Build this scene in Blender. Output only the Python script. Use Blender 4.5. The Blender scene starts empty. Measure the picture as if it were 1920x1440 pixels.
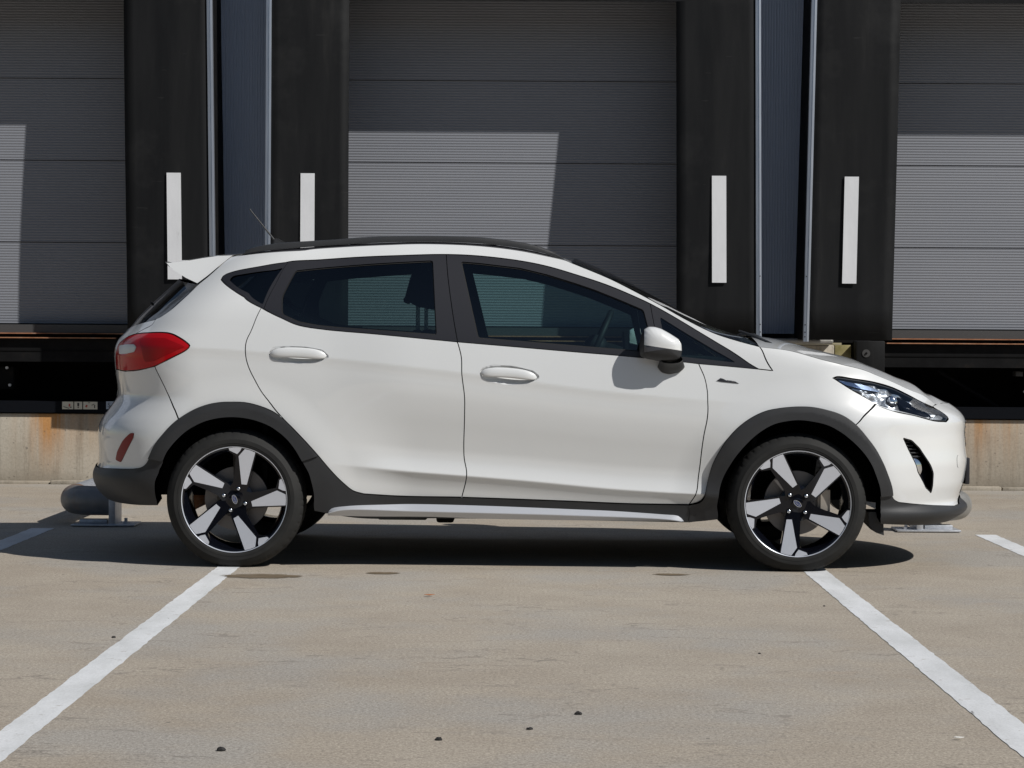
import bpy, bmesh, math, random
import numpy as np
from mathutils import Vector, Matrix
from mathutils.geometry import delaunay_2d_cdt
R=math.radians
random.seed(7)
scene=bpy.context.scene
col=scene.collection
# ------------------------------------------------------------------ camera
cam_d=bpy.data.cameras.new('camera'); cam=bpy.data.objects.new('camera',cam_d); col.objects.link(cam)
cam_d.sensor_width=36.0; cam_d.lens=79.5; cam_d.clip_start=.1; cam_d.clip_end=2000
cam.location=(0,-10,1.04)
cam.rotation_euler=(1.549066,-0.006498,0.005423)
scene.camera=cam
# ------------------------------------------------------------------ sky and sun
SUN=Vector((.925,-.61,1.0)).normalized()            # direction towards the sun
world=bpy.data.worlds.new('World'); scene.world=world; world.use_nodes=True
nt=world.node_tree; nt.nodes.clear()
wo=nt.nodes.new('ShaderNodeOutputWorld'); bg=nt.nodes.new('ShaderNodeBackground'); sky=nt.nodes.new('ShaderNodeTexSky')
sky.sky_type='NISHITA'; sky.sun_disc=False; sky.sun_elevation=math.asin(SUN.z)
sky.sun_rotation=math.atan2(SUN.x,SUN.y); sky.altitude=50; sky.air_density=1.1; sky.dust_density=.25; sky.ozone_density=1.0
bg.inputs['Strength'].default_value=.05
nt.links.new(sky.outputs[0],bg.inputs[0]); nt.links.new(bg.outputs[0],wo.inputs[0])
sun_d=bpy.data.lights.new('sun','SUN'); sun=bpy.data.objects.new('sun',sun_d); col.objects.link(sun)
sun_d.energy=5.0; sun_d.angle=R(.53); sun_d.color=(1.0,.968,.92)
sun.rotation_euler=SUN.to_track_quat('Z','Y').to_euler(); sun.location=(6,-6,9)
scene.view_settings.view_transform='Standard'; scene.view_settings.look='None'
scene.view_settings.exposure=-0.22; scene.view_settings.gamma=1
scene.render.engine='CYCLES'
# ------------------------------------------------------------------ material helpers
MATS={}
def mat(name,color=(.5,.5,.5),rough=.5,metal=0,coat=0,coat_rough=.03,spec=.5,build=None,**kw):
    m=bpy.data.materials.new(name); m.use_nodes=True; n=m.node_tree; b=n.nodes['Principled BSDF']
    b.inputs['Base Color'].default_value=(*color,1); b.inputs['Roughness'].default_value=rough
    b.inputs['Metallic'].default_value=metal; b.inputs['Coat Weight'].default_value=coat
    b.inputs['Coat Roughness'].default_value=coat_rough; b.inputs['Specular IOR Level'].default_value=spec
    if build: build(n,b)
    MATS[name]=m; return m
def N(n,t,**kw):
    o=n.nodes.new(t)
    for k,v in kw.items():
        if k in('operation','blend_type','data_type','noise_dimensions','feature','distance','interpolation','mode'): setattr(o,k,v)
        else: o.inputs[k].default_value=v
    return o
def coords(n,scale=(1,1,1),loc=(0,0,0),kind='Object'):
    tc=n.nodes.new('ShaderNodeTexCoord'); mp=n.nodes.new('ShaderNodeMapping')
    mp.inputs['Scale'].default_value=scale; mp.inputs['Location'].default_value=loc
    n.links.new(tc.outputs[kind],mp.inputs[0]); return mp.outputs[0]
def noise(n,vec,scale,detail=4,rough=.55):
    o=N(n,'ShaderNodeTexNoise',Scale=scale,Detail=detail,Roughness=rough); n.links.new(vec,o.inputs['Vector']); return o.outputs[0]
def ramp(n,fac,stops):
    o=n.nodes.new('ShaderNodeValToRGB'); e=o.color_ramp.elements
    while len(e)<len(stops): e.new(.5)
    for el,(p,c) in zip(e,stops):
        el.position=p; el.color=(*(c if isinstance(c,(tuple,list)) else (c,c,c)),1)
    n.links.new(fac,o.inputs[0]); return o.outputs[0]
def mix(n,fac,a,b,blend='MIX'):
    o=n.nodes.new('ShaderNodeMix'); o.data_type='RGBA'; o.blend_type=blend
    for sock,v in ((o.inputs[0],fac),(o.inputs[6],a),(o.inputs[7],b)):
        if hasattr(v,'is_linked') or hasattr(v,'links'): n.links.new(v,sock)
        elif isinstance(v,(int,float)): sock.default_value=v if sock.type=='VALUE' else (v,v,v,1)
        else: sock.default_value=(*v,1)
    return o.outputs[2]
def bump(n,b,h,strength=.3,dist=.01):
    o=N(n,'ShaderNodeBump',Strength=strength,Distance=dist); n.links.new(h,o.inputs['Height']); n.links.new(o.outputs[0],b.inputs['Normal'])
def sep(n,vec):
    o=n.nodes.new('ShaderNodeSeparateXYZ'); n.links.new(vec,o.inputs[0]); return o.outputs
def mth(n,op,a,b=None,c=None):
    o=n.nodes.new('ShaderNodeMath'); o.operation=op
    for i,v in enumerate((a,b,c)):
        if v is None: continue
        if hasattr(v,'links'): n.links.new(v,o.inputs[i])
        else: o.inputs[i].default_value=v
    return o.outputs[0]
def L(n,a,b): n.links.new(a,b)
# ---- concrete yard
def b_ground(n,b):
    v=coords(n); 
    n1=noise(n,v,.35,6,.6); n2=noise(n,v,2.4,6,.65); n3=noise(n,v,90,3,.7); n4=noise(n,coords(n,(1.2,9,1)),3.2,5,.7); n5=noise(n,v,190,2,.6)
    c=ramp(n,n1,[(.36,(0.325,0.275,0.216)),(.5,(0.363,0.315,0.255)),(.68,(0.385,0.343,0.283))])
    c=mix(n,.55,c,ramp(n,n2,[(.30,(0.292,0.250,0.200)),(.5,(0.360,0.315,0.258)),(.72,(0.416,0.371,0.306))]))
    c=mix(n,mth(n,'MULTIPLY',ramp(n,n4,[(.52,0),(.68,1)]),.30),c,(0.255,0.229,0.200))
    c=mix(n,mth(n,'MULTIPLY',ramp(n,n4,[(.25,1),(.40,0)]),.18),c,(0.459,0.416,0.354))
    # grey-blue worn patches
    c=mix(n,mth(n,'MULTIPLY',ramp(n,noise(n,coords(n,(1,1,1),(7,3,0)),.9,5,.6),[(.48,0),(.62,1)]),.6),c,(0.325,0.312,0.290))
    # rust-tinted patches
    c=mix(n,mth(n,'MULTIPLY',ramp(n,noise(n,coords(n,(1,1,1),(3,9,0)),1.6,4,.6),[(.66,0),(.80,1)]),.45),c,(0.410,0.283,0.174))
    c=mix(n,.5,c,ramp(n,n3,[(.34,.45),(.5,1.0),(.66,1.5)]),'MULTIPLY')
    c=mix(n,.45,c,ramp(n,n5,[(.32,.45),(.5,1.0),(.68,1.55)]),'MULTIPLY')
    # pits and grit
    vo=N(n,'ShaderNodeTexVoronoi',Scale=9.0); L(n,coords(n),vo.inputs['Vector'])
    cell=N(n,'ShaderNodeTexWhiteNoise'); L(n,vo.outputs['Position'],cell.inputs['Vector'])
    r=mth(n,'MULTIPLY',cell.outputs[0],.13)
    pit=mth(n,'LESS_THAN',vo.outputs['Distance'],mth(n,'SUBTRACT',r,.065))
    c=mix(n,mth(n,'MULTIPLY',pit,.8),c,(.06,.052,.045))
    vo=N(n,'ShaderNodeTexVoronoi',Scale=14.0); L(n,coords(n,(1,1,1),(0.496,0.881,0.129)),vo.inputs['Vector'])
    cell=N(n,'ShaderNodeTexWhiteNoise'); L(n,vo.outputs['Position'],cell.inputs['Vector'])
    pit=mth(n,'LESS_THAN',vo.outputs['Distance'],mth(n,'SUBTRACT',mth(n,'MULTIPLY',cell.outputs[0],.14),.09))
    c=mix(n,mth(n,'MULTIPLY',pit,.7),c,(.62,.60,.56))
    # faint hairlines
    vw=N(n,'ShaderNodeTexNoise',Scale=.7,Detail=6,Roughness=.6); L(n,coords(n,(1,2.2,1)),vw.inputs['Vector'])
    hl=ramp(n,vw.outputs[0],[(.4945,0),(.4992,1),(.5008,1),(.5055,0)])
    c=mix(n,mth(n,'MULTIPLY',hl,mth(n,'MULTIPLY',ramp(n,n2,[(.42,0),(.58,1)]),.8)),c,(0.173,0.151,0.129))
    L(n,c,b.inputs['Base Color']); bump(n,b,mix(n,.5,n3,n5),.25,.004)
mat('yard_concrete',rough=.82,spec=.35,build=b_ground)
def b_line(n,b):
    v=coords(n); w=noise(n,v,16,6,.7); w2=noise(n,coords(n,(1,.35,1)),7,5,.65); s=noise(n,v,150,3,.7)
    c=mix(n,.8,ramp(n,w2,[(.3,(.56,.57,.57)),(.6,(.70,.71,.72))]),ramp(n,s,[(.2,.75),(.6,1.05)]),'MULTIPLY')
    c=mix(n,ramp(n,w,[(.60,0),(.68,.75)]),c,(.33,.30,.26)); c=mix(n,ramp(n,noise(n,coords(n,(1.0,.3,1),(4,2,0)),30,3,.6),[(.72,0),(.76,.8)]),c,(.10,.095,.09))
    L(n,c,b.inputs['Base Color']); bump(n,b,s,.2,.003)
mat('line_paint',rough=.7,build=b_line)
def b_stain(n,b):
    c=ramp(n,noise(n,coords(n),22,4,.6),[(.3,(.125,.093,.058)),(.7,(.185,.142,.092))]); L(n,c,b.inputs['Base Color'])
    g=coords(n,kind='Generated'); x,y,z=sep(n,g)
    dx=mth(n,'MULTIPLY',mth(n,'SUBTRACT',x,.5),2.0); dy=mth(n,'MULTIPLY',mth(n,'SUBTRACT',y,.5),2.0)
    r=mth(n,'SQRT',mth(n,'ADD',mth(n,'MULTIPLY',dx,dx),mth(n,'MULTIPLY',dy,dy)))
    r=mth(n,'ADD',r,mth(n,'MULTIPLY',mth(n,'SUBTRACT',noise(n,coords(n),16,5,.65),.5),.9))
    L(n,ramp(n,r,[(.66,1.0),(.84,0)]),b.inputs['Alpha'])
mat('oil_stained',rough=.6,build=b_stain)
def b_wall(n,b):
    v=coords(n); x,y,z=sep(n,v)
    n1=noise(n,v,1.6,6,.6); n2=noise(n,coords(n,(9,9,.7)),1.4,6,.7); n3=noise(n,v,60,4,.7)
    c=ramp(n,n1,[(.3,(.345,.305,.245)),(.5,(.42,.38,.315)),(.7,(.475,.44,.375))])
    # dark algae streaks running down
    c=mix(n,mth(n,'MULTIPLY',ramp(n,n2,[(.50,0),(.66,1)]),.55),c,(.155,.135,.105))
    # rust runs from the steel edge on top, in two or three places
    rx=noise(n,coords(n,(2.6,0,0),(.35,0,0)),1.0,2,.5)
    run=noise(n,coords(n,(26,26,.8)),1.0,3,.6)
    top=mth(n,'POWER',mth(n,'MULTIPLY',mth(n,'MINIMUM',mth(n,'MAXIMUM',z,0.0),.49),2.05),1.3)
    top=mth(n,'MULTIPLY',top,mth(n,'LESS_THAN',z,.495))
    def gau(c0,s0): return mth(n,'POWER',2.718,mth(n,'MULTIPLY',mth(n,'POWER',mth(n,'DIVIDE',mth(n,'SUBTRACT',x,c0),s0),2.0),-1.0))
    rx=mth(n,'ADD',mth(n,'MULTIPLY',ramp(n,rx,[(.48,0),(.64,1)]),.45),mth(n,'ADD',mth(n,'MULTIPLY',gau(-3.24,.13),1.5),mth(n,'ADD',mth(n,'MULTIPLY',gau(3.10,.07),.45),mth(n,'MULTIPLY',gau(3.33,.08),.5))))
    rm=mth(n,'MULTIPLY',mth(n,'MULTIPLY',rx,ramp(n,run,[(.30,.25),(.60,1)])),top)
    c=mix(n,mth(n,'MINIMUM',mth(n,'MULTIPLY',rm,.95),.92),c,(.42,.20,.06))
    c=mix(n,.5,c,ramp(n,n3,[(.25,.6),(.5,1),(.75,1.3)]),'MULTIPLY')
    pits=ramp(n,noise(n,coords(n,(1,1,1),(2,2,2)),34,2,.5),[(.66,0),(.72,1)])
    c=mix(n,mth(n,'MULTIPLY',pits,.55),c,(.11,.10,.085))
    # darker towards the bottom
    foot=mth(n,'MULTIPLY',ramp(n,mth(n,'ADD',z,mth(n,'MULTIPLY',n1,.12)),[(.05,1),(.16,0)]),.45)
    c=mix(n,foot,c,(.24,.205,.16))
    L(n,c,b.inputs['Base Color']); bump(n,b,mix(n,.5,n3,pits),.3,.006)
mat('dock_concrete',rough=.88,spec=.3,build=b_wall)
def b_moss(n,b):
    v=coords(n); c=ramp(n,noise(n,v,14,5,.65),[(.3,(.17,.15,.05)),(.6,(.30,.26,.13))]); L(n,c,b.inputs['Base Color'])
mat('mossy_concrete',rough=.9,build=b_moss)
def b_door(n,b):
    v=coords(n); c=ramp(n,noise(n,coords(n,(.6,1,2)),1.1,4,.5),[(.3,(.200,.210,.236)),(.7,(.224,.233,.258))])
    sp=ramp(n,noise(n,v,45,2,.5),[(.77,0),(.80,1)]); c=mix(n,mth(n,'MULTIPLY',sp,.4),c,(.35,.34,.32)); L(n,c,b.inputs['Base Color'])
mat('door_steel',rough=.48,spec=.4,build=b_door)
def b_clad(n,b):
    c=ramp(n,noise(n,coords(n,(2,2,.4)),1.5,4,.6),[(.3,(.40,.47,.60)),(.7,(.44,.51,.64))]); L(n,c,b.inputs['Base Color'])
mat('wall_cladding',rough=.4,spec=.45,build=b_clad)
def b_rub(n,b):
    v=coords(n); st=noise(n,coords(n,(5,5,.5)),1.2,5,.65); sm=noise(n,coords(n,(1,1,1),(5,1,2)),1.1,5,.7); fi=noise(n,v,70,3,.6)
    c=ramp(n,st,[(.35,(.0095,.0099,.0108)),(.62,(.0140,.0144,.0152)),(.75,(.022,.022,.022))])
    c=mix(n,mth(n,'MULTIPLY',ramp(n,sm,[(.54,0),(.76,1)]),.55),c,(.038,.038,.038))
    sc=ramp(n,noise(n,coords(n,(2,2,22),(1,4,1)),2.6,2,.5),[(.75,0),(.77,1)])
    c=mix(n,mth(n,'MULTIPLY',sc,.15),c,(.09,.09,.088)); L(n,c,b.inputs['Base Color'])
    L(n,ramp(n,st,[(.3,.48),(.7,.62)]),b.inputs['Roughness']); bump(n,b,mix(n,.7,fi,sm),.12,.006)
mat('black_rubber',rough=.62,spec=.12,build=b_rub)
def b_alu(n,b):
    st=noise(n,coords(n,(60,60,.6)),1.0,3,.6); L(n,ramp(n,st,[(.3,(.46,.49,.54)),(.7,(.62,.65,.70))]),b.inputs['Base Color'])
mat('aluminium',rough=.36,metal=.85,build=b_alu)
mat('white_marker',(.66,.67,.69),.5,build=lambda n,b:L(n,ramp(n,noise(n,coords(n,(4,4,1.2)),2.0,5,.7),[(.35,(.72,.73,.75)),(.60,(.66,.67,.69)),(.70,(.50,.50,.50))]),b.inputs['Base Color']))
def b_steel(n,b):
    c=ramp(n,noise(n,coords(n),6,5,.65),[(.35,(.006,.006,.0065)),(.62,(.010,.010,.0105)),(.78,(.022,.017,.014))]); L(n,c,b.inputs['Base Color'])
mat('dark_steel',rough=.7,spec=.08,build=b_steel)
def b_rust(n,b):
    c=ramp(n,noise(n,coords(n,(2,8,8)),7,5,.65),[(.3,(.20,.075,.03)),(.55,(.36,.17,.09)),(.75,(.30,.24,.20))]); L(n,c,b.inputs['Base Color'])
mat('rusty_steel',rough=.75,build=b_rust)
mat('sky_blocker_grey',(.16,.165,.17),.6)
mat('pit_black',(.006,.006,.006),.9,spec=.1)
mat('dark_blue_steel',(.0055,.0065,.009),.65,spec=.06)
mat('leveller_grey',(.055,.055,.056),.6)
mat('sticker_white',(.52,.50,.42),.6); mat('sticker_black',(.02,.02,.02),.6); mat('sticker_red',(.35,.05,.03),.6); mat('sticker_blue',(.30,.36,.45),.6)
def b_galv(n,b):
    c=ramp(n,noise(n,coords(n),30,4,.6),[(.3,(.42,.44,.47)),(.7,(.60,.62,.66))]); L(n,c,b.inputs['Base Color'])
mat('galvanised',rough=.45,metal=.6,build=b_galv)
def b_pipe(n,b):
    v=coords(n); a=noise(n,v,7,5,.65); w=noise(n,coords(n,(1,1,1),(3,2,1)),3.2,4,.6)
    c=ramp(n,a,[(.3,(.17,.17,.174)),(.6,(.25,.245,.24)),(.8,(.38,.38,.38))])
    c=mix(n,mth(n,'MULTIPLY',ramp(n,w,[(.48,0),(.62,1)]),.75),c,(.26,.135,.07))
    L(n,c,b.inputs['Base Color']); bump(n,b,a,.3,.004)
mat('worn_pipe',rough=.5,metal=.35,build=b_pipe)
def b_pipe2(n,b):
    c=ramp(n,noise(n,coords(n),9,5,.65),[(.3,(.22,.215,.20)),(.7,(.34,.335,.32))]); L(n,c,b.inputs['Base Color'])
mat('grey_pipe',rough=.45,metal=.45,build=b_pipe2)
# ---- car
def b_paint(n,b):
    f=noise(n,coords(n),900,1,.5); L(n,ramp(n,f,[(.3,(.655,.667,.668)),(.7,(.695,.707,.708))]),b.inputs['Base Color'])
    b.inputs['Coat IOR'].default_value=1.7
mat('white_paint',rough=.36,coat=1,coat_rough=.025,spec=.4,build=b_paint)
def b_clad2(n,b):
    f=noise(n,coords(n),260,2,.6); c=ramp(n,noise(n,coords(n),5,4,.6),[(.35,(.021,.022,.024)),(.7,(.029,.030,.032))]); L(n,c,b.inputs['Base Color']); bump(n,b,f,.15,.002)
mat('black_plastic',rough=.52,spec=.45,build=b_clad2)
mat('frame_black',(.021,.021,.025),.36,spec=.5)
mat('lamp_dark_reflection',(.045,.055,.075),.10,metal=.3,coat=1)  # clear mirror lamp; its dark blue reflections are put into this colour
mat('painted_blue_sheen',(.42,.52,.72),.22,metal=.85)  # blue-white sheen of the headlamp, put into the metal's tint
mat('bright_reflector',(.92,.94,.97),.30,metal=.9)
mat('deep_red',(.30,.004,.007),.25,coat=.08,spec=.2)
mat('seal_black',(.008,.008,.008),.7)
mat('liner_black',(.004,.004,.004),.95,spec=.1)
mat('gloss_black',(.003,.0035,.006),.10,spec=.45)
mat('machined_alloy',(.70,.73,.80),.27,metal=.5,coat=.3)
def b_tyre(n,b):
    v=coords(n); d=noise(n,v,9,4,.6); f=noise(n,v,220,2,.6)
    c=ramp(n,d,[(.3,(.017,.0172,.0175)),(.7,(.027,.027,.026))]); L(n,c,b.inputs['Base Color']); bump(n,b,f,.12,.002)
mat('tyre_rubber',rough=.7,spec=.2,build=b_tyre)
mat('silver_trim',(.55,.57,.61),.34,metal=.35,coat=.3)
mat('chrome',(.85,.87,.90),.07,metal=1)
mat('soft_chrome',(.70,.74,.80),.22,metal=1)
mat('brake_steel',(.20,.19,.185),.5,metal=.7); mat('caliper_grey',(.42,.38,.33),.5,metal=.5)
mat('cabin_black',(.0065,.0070,.0078),.85,spec=.2)
mat('cabin_trim',(.011,.012,.014),.6,spec=.35)
def glassmat(name,tint,ior=1.7,rough=.0):
    m=bpy.data.materials.new(name); m.use_nodes=True; n=m.node_tree; n.nodes.clear()
    o=n.nodes.new('ShaderNodeOutputMaterial'); t=n.nodes.new('ShaderNodeBsdfTransparent'); g=n.nodes.new('ShaderNodeBsdfGlossy'); mx=n.nodes.new('ShaderNodeMixShader'); fr=N(n,'ShaderNodeFresnel',IOR=ior)
    t.inputs[0].default_value=(*tint,1); g.inputs['Roughness'].default_value=rough; g.inputs[0].default_value=(1,1,1,1)
    L(n,fr.outputs[0],mx.inputs[0]); L(n,t.outputs[0],mx.inputs[1]); L(n,g.outputs[0],mx.inputs[2]); L(n,mx.outputs[0],o.inputs[0]); MATS[name]=m; return m
glassmat('side_glass',(.50,.68,.67)); glassmat('rear_glass_tint',(.44,.58,.57)); glassmat('dark_glass',(.10,.13,.14)); glassmat('clear_lens',(.93,.95,.97))
def b_red(n,b):
    o=n.nodes['Material Output']; t=n.nodes.new('ShaderNodeBsdfTransparent'); t.inputs[0].default_value=(.85,.03,.03,1); mx=n.nodes.new('ShaderNodeMixShader'); mx.inputs[0].default_value=.72
    L(n,t.outputs[0],mx.inputs[1]); L(n,b.outputs[0],mx.inputs[2]); L(n,mx.outputs[0],o.inputs[0])
mat('red_lens',(.62,.008,.014),.12,coat=.3,spec=.3,build=b_red)
glassmat('mirror_lens',(.75,.80,.85))
mat('lamp_reflector_grey',(.62,.60,.58),.35,metal=.3)
mat('plate_white',(.75,.75,.72),.5); mat('logo_blue',(.02,.04,.14),.25,coat=1); mat('pebble_black',(.018,.017,.016),.8); mat('leaf_orange',(.38,.13,.04),.7); mat('litter_white',(.75,.75,.72),.7)
mat('reflector_red',(.20,.004,.006),.3,coat=.25,spec=.25)
# ------------------------------------------------------------------ mesh helpers
def link(o,parent=None):
    col.objects.link(o)
    if parent is not None: o.parent=parent
    return o
def tag(o,label=None,cat=None,group=None,kind=None):
    if label: o['label']=label
    if cat: o['category']=cat
    if group: o['group']=group
    if kind: o['kind']=kind
    return o
def empty(name,loc=(0,0,0),rz=0,parent=None):
    o=bpy.data.objects.new(name,None); o.location=loc; o.rotation_euler=(0,0,rz); o.empty_display_size=.2; return link(o,parent)
def mesh(name,verts,faces,m,parent=None,smooth=False,angle=None):
    me=bpy.data.meshes.new(name); me.from_pydata([tuple(map(float,v)) for v in verts],[],[tuple(map(int,f)) for f in faces])
    me.materials.append(MATS[m] if isinstance(m,str) else m)
    me.validate(); me.update()
    if smooth or angle:
        me.polygons.foreach_set('use_smooth',[True]*len(me.polygons))
        if angle: me.set_sharp_from_angle(angle=R(angle))
    o=bpy.data.objects.new(name,me); return link(o,parent)
def from_bm(name,bm,m,parent=None,smooth=False,angle=None):
    bmesh.ops.recalc_face_normals(bm,faces=bm.faces)
    me=bpy.data.meshes.new(name); bm.to_mesh(me); bm.free(); me.materials.append(MATS[m])
    if smooth or angle:
        me.polygons.foreach_set('use_smooth',[True]*len(me.polygons))
        if angle: me.set_sharp_from_angle(angle=R(angle))
    o=bpy.data.objects.new(name,me); return link(o,parent)
def box(name,lo,hi,m,parent=None,bev=0,seg=2,rot=None):
    bm=bmesh.new(); c=[(a+b)/2 for a,b in zip(lo,hi)]; s=[b-a for a,b in zip(lo,hi)]
    bmesh.ops.create_cube(bm,size=1); bmesh.ops.scale(bm,vec=s,verts=bm.verts)
    if bev: bmesh.ops.bevel(bm,geom=list(bm.edges),offset=bev,segments=seg,affect='EDGES',profile=.5)
    if rot is not None: bmesh.ops.rotate(bm,cent=(0,0,0),matrix=rot,verts=bm.verts)
    bmesh.ops.translate(bm,vec=c,verts=bm.verts)
    return from_bm(name,bm,m,parent,angle=35 if bev else None)
def tube(name,pts,r,m,parent=None,n=16,cap=True,closed=False):
    pts=[Vector(p) for p in pts]; rs=r if isinstance(r,(list,tuple)) else [r]*len(pts)
    V=[];F=[];K=len(pts); up=None
    for i,p in enumerate(pts):
        a=pts[(i-1)%K] if (i>0 or closed) else p; b=pts[(i+1)%K] if (i<K-1 or closed) else p
        t=(b-a).normalized()
        if up is None:
            up=t.orthogonal().normalized()
        up=(up-t*up.dot(t)).normalized(); s=t.cross(up)
        for k in range(n):
            q=2*math.pi*k/n; V.append(p+(up*math.cos(q)+s*math.sin(q))*rs[i])
    for i in range(K if closed else K-1):
        j=(i+1)%K
        for k in range(n): F.append((i*n+k,i*n+(k+1)%n,j*n+(k+1)%n,j*n+k))
    if cap and not closed: F.append(tuple(range(n-1,-1,-1))); F.append(tuple((K-1)*n+k for k in range(n)))
    return mesh(name,V,F,m,parent,angle=50)
def cyl(name,p0,p1,r,m,parent=None,n=24,bev=0): 
    p0,p1=Vector(p0),Vector(p1)
    if bev:
        d=(p1-p0).normalized()*bev
        return tube(name,[p0,p0,p0+d,p1-d,p1,p1],[r-bev,r-bev+1e-5,r,r,r-bev+1e-5,r-bev],m,parent,n)
    return tube(name,[p0,p1],r,m,parent,n)
def prism(name,poly,y0,y1,m,parent=None,axis='y',bev=0,angle=35):
    """polygon in (x,z) extruded along y (or (x,y) along z, or (y,z) along x)"""
    bm=bmesh.new()
    def P(a,b,t): return {'y':(a,t,b),'z':(a,b,t),'x':(t,a,b)}[axis]
    A=[bm.verts.new(P(a,b,y0)) for a,b in poly]; B_=[bm.verts.new(P(a,b,y1)) for a,b in poly]
    n=len(poly); bm.faces.new(A); bm.faces.new(B_[::-1])
    for i in range(n): bm.faces.new((A[i],B_[i],B_[(i+1)%n],A[(i+1)%n]))
    bmesh.ops.recalc_face_normals(bm,faces=bm.faces)
    if bev: bmesh.ops.bevel(bm,geom=list(bm.edges),offset=bev,segments=2,affect='EDGES')
    return from_bm(name,bm,m,parent,angle=angle)
def text_mesh(name,body,size,m,parent,mw,ext=.0006):
    cu=bpy.data.curves.new(name,'FONT'); cu.body=body; cu.size=size; cu.align_x='CENTER'; cu.align_y='CENTER'; cu.extrude=ext
    o=bpy.data.objects.new(name,cu); col.objects.link(o); dg=bpy.context.evaluated_depsgraph_get(); me=bpy.data.meshes.new_from_object(o.evaluated_get(dg))
    bpy.data.objects.remove(o); bpy.data.curves.remove(cu); me.materials.clear(); me.materials.append(MATS[m]); me.transform(mw)
    return link(bpy.data.objects.new(name,me),parent)
# ------------------------------------------------------------------ the yard
g=mesh('ground',[(-300,-300,0),(300,-300,0),(300,300,0),(-300,300,0)],[(0,1,2,3)],'yard_concrete'); tag(g,'worn beige concrete yard in front of the loading docks','ground',kind='structure')
def strip(name,x0,x1,y0,y1,z=.0016,jit=.003,label=None):
    n=max(2,int((y1-y0)/.05)); V=[];F=[]; rnd=random.Random(int(x0*100))
    for i in range(n+1):
        y=y0+(y1-y0)*i/n; V+= [(x0+rnd.uniform(-jit,jit),y,z),(x1+rnd.uniform(-jit,jit),y,z)]
    for i in range(n): F.append((2*i,2*i+1,2*i+3,2*i+2))
    return tag(mesh(name,V,F,'line_paint'),label,'road marking',kind='structure')
strip('painted_line',-1.357,-1.257,-9,1.2,label='white painted line running forward from under the rear wheel')
strip('painted_line',1.243,1.352,-9,1.2,label='white painted line running forward from under the front wheel')
strip('painted_line',-2.60,-2.48,-9,1.93,label='white painted line in the car shadow leading to the left wheel guide')
strip('painted_line',2.385,2.495,-9,1.93,label='short white painted line at the right edge by the wheel guide')
def blob(name,cx,cy,rx,ry,m,z,seed,lobes=.25,label=None,cat='stain'):
    rnd=random.Random(seed); ph=[rnd.uniform(0,6.28) for _ in range(6)]; V=[(cx,cy,z)]; n=56
    for i in range(n):
        t=2*math.pi*i/n; k=1+lobes*(.5*math.sin(2*t+ph[0])+.35*math.sin(3*t+ph[1])+.25*math.sin(5*t+ph[2])+.15*math.sin(9*t+ph[3])+.10*math.sin(14*t+ph[4]))
        V.append((cx+rx*k*math.cos(t),cy+ry*k*math.sin(t),z))
    return tag(mesh(name,V,[(0,1+i,1+(i+1)%n) for i in range(n)],m),label,cat)
blob('oil_stain',-1.12,-.36,.185,.115,'oil_stained',.0022,3,.2,'large brown oil stain beside the white line under the rear wheel')
blob('oil_stain',-.60,-.20,.085,.050,'oil_stained',.0022,5,.2,'small brown oil stain below the rear door')
blob('oil_stain',.645,-.17,.092,.050,'oil_stained',.0022,8,.2,'small brown oil stain below the front door')
def pebble(cx,cy,s,seed,label):
    bm=bmesh.new(); bmesh.ops.create_icosphere(bm,subdivisions=2,radius=1); rnd=random.Random(seed)
    for v in bm.verts: v.co=Vector((v.co.x*s*1.3,v.co.y*s,max(v.co.z,-.4)*s*.8))*rnd.uniform(.78,1.15)
    bmesh.ops.translate(bm,vec=(cx,cy,s*.32),verts=bm.verts)
    return tag(from_bm('pebble',bm,'pebble_black'),label,'pebble',group='dark pebbles on the yard')
for i,(px,s,lb) in enumerate([((0.155, -3.82), 0.0085, 'black angular pebble at lower centre right'), ((-0.212, -4.227), 0.008, 'black angular pebble lowest of the centre'), ((0.021, -4.06), 0.0065, 'small dark pebble between the two larger ones at lower centre'), ((0.778, -2.605), 0.004, 'tiny dark pebble left of the right hand line'), ((-1.391, -2.33), 0.006, 'thin dark chip at the left edge of the left line'), ((1.164, -1.286), 0.004, 'tiny dark pebble left of the right line near the front wheel'), ((-0.748, -4.397), 0.009, 'flat dark chip at the lower left')]): pebble(px[0],px[1],s,20+i,lb)
# fallen leaf and paper scrap
def leaf(name,cx,cy,s,m,label,cat,rz=0):
    V=[];F=[]
    prof=[(-1,0),(-.6,.28),(-.1,.42),(.45,.30),(1,0),(.45,-.30),(-.1,-.42),(-.6,-.28)]
    for x,y in prof: V.append((cx+s*(x*math.cos(rz)-y*math.sin(rz)),cy+s*(x*math.sin(rz)+y*math.cos(rz)),.006+.25*s*abs(y)+.12*s*x*x))
    V.append((cx,cy,.005)); n=len(prof)
    V2=[(a,b,c+.0012) for a,b,c in V]
    for i in range(n): F.append((n,i,(i+1)%n)); F.append((2*n+1,n+1+(i+1)%n,n+1+i)); F.append((i,n+1+i,n+1+(i+1)%n,(i+1)%n))
    return tag(mesh(name,V+V2,F,m),label,cat)
leaf('dry_leaf',(-0.369, -1.06)[0],(-0.369, -1.06)[1],.022,'leaf_orange','small orange dry leaf on the concrete below the rear door','leaf',.3)
leaf('paper_scrap',(1.13, -4.171)[0],(1.13, -4.171)[1],.014,'litter_white','tiny white paper scrap on the concrete at lower right','litter',.1)
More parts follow.
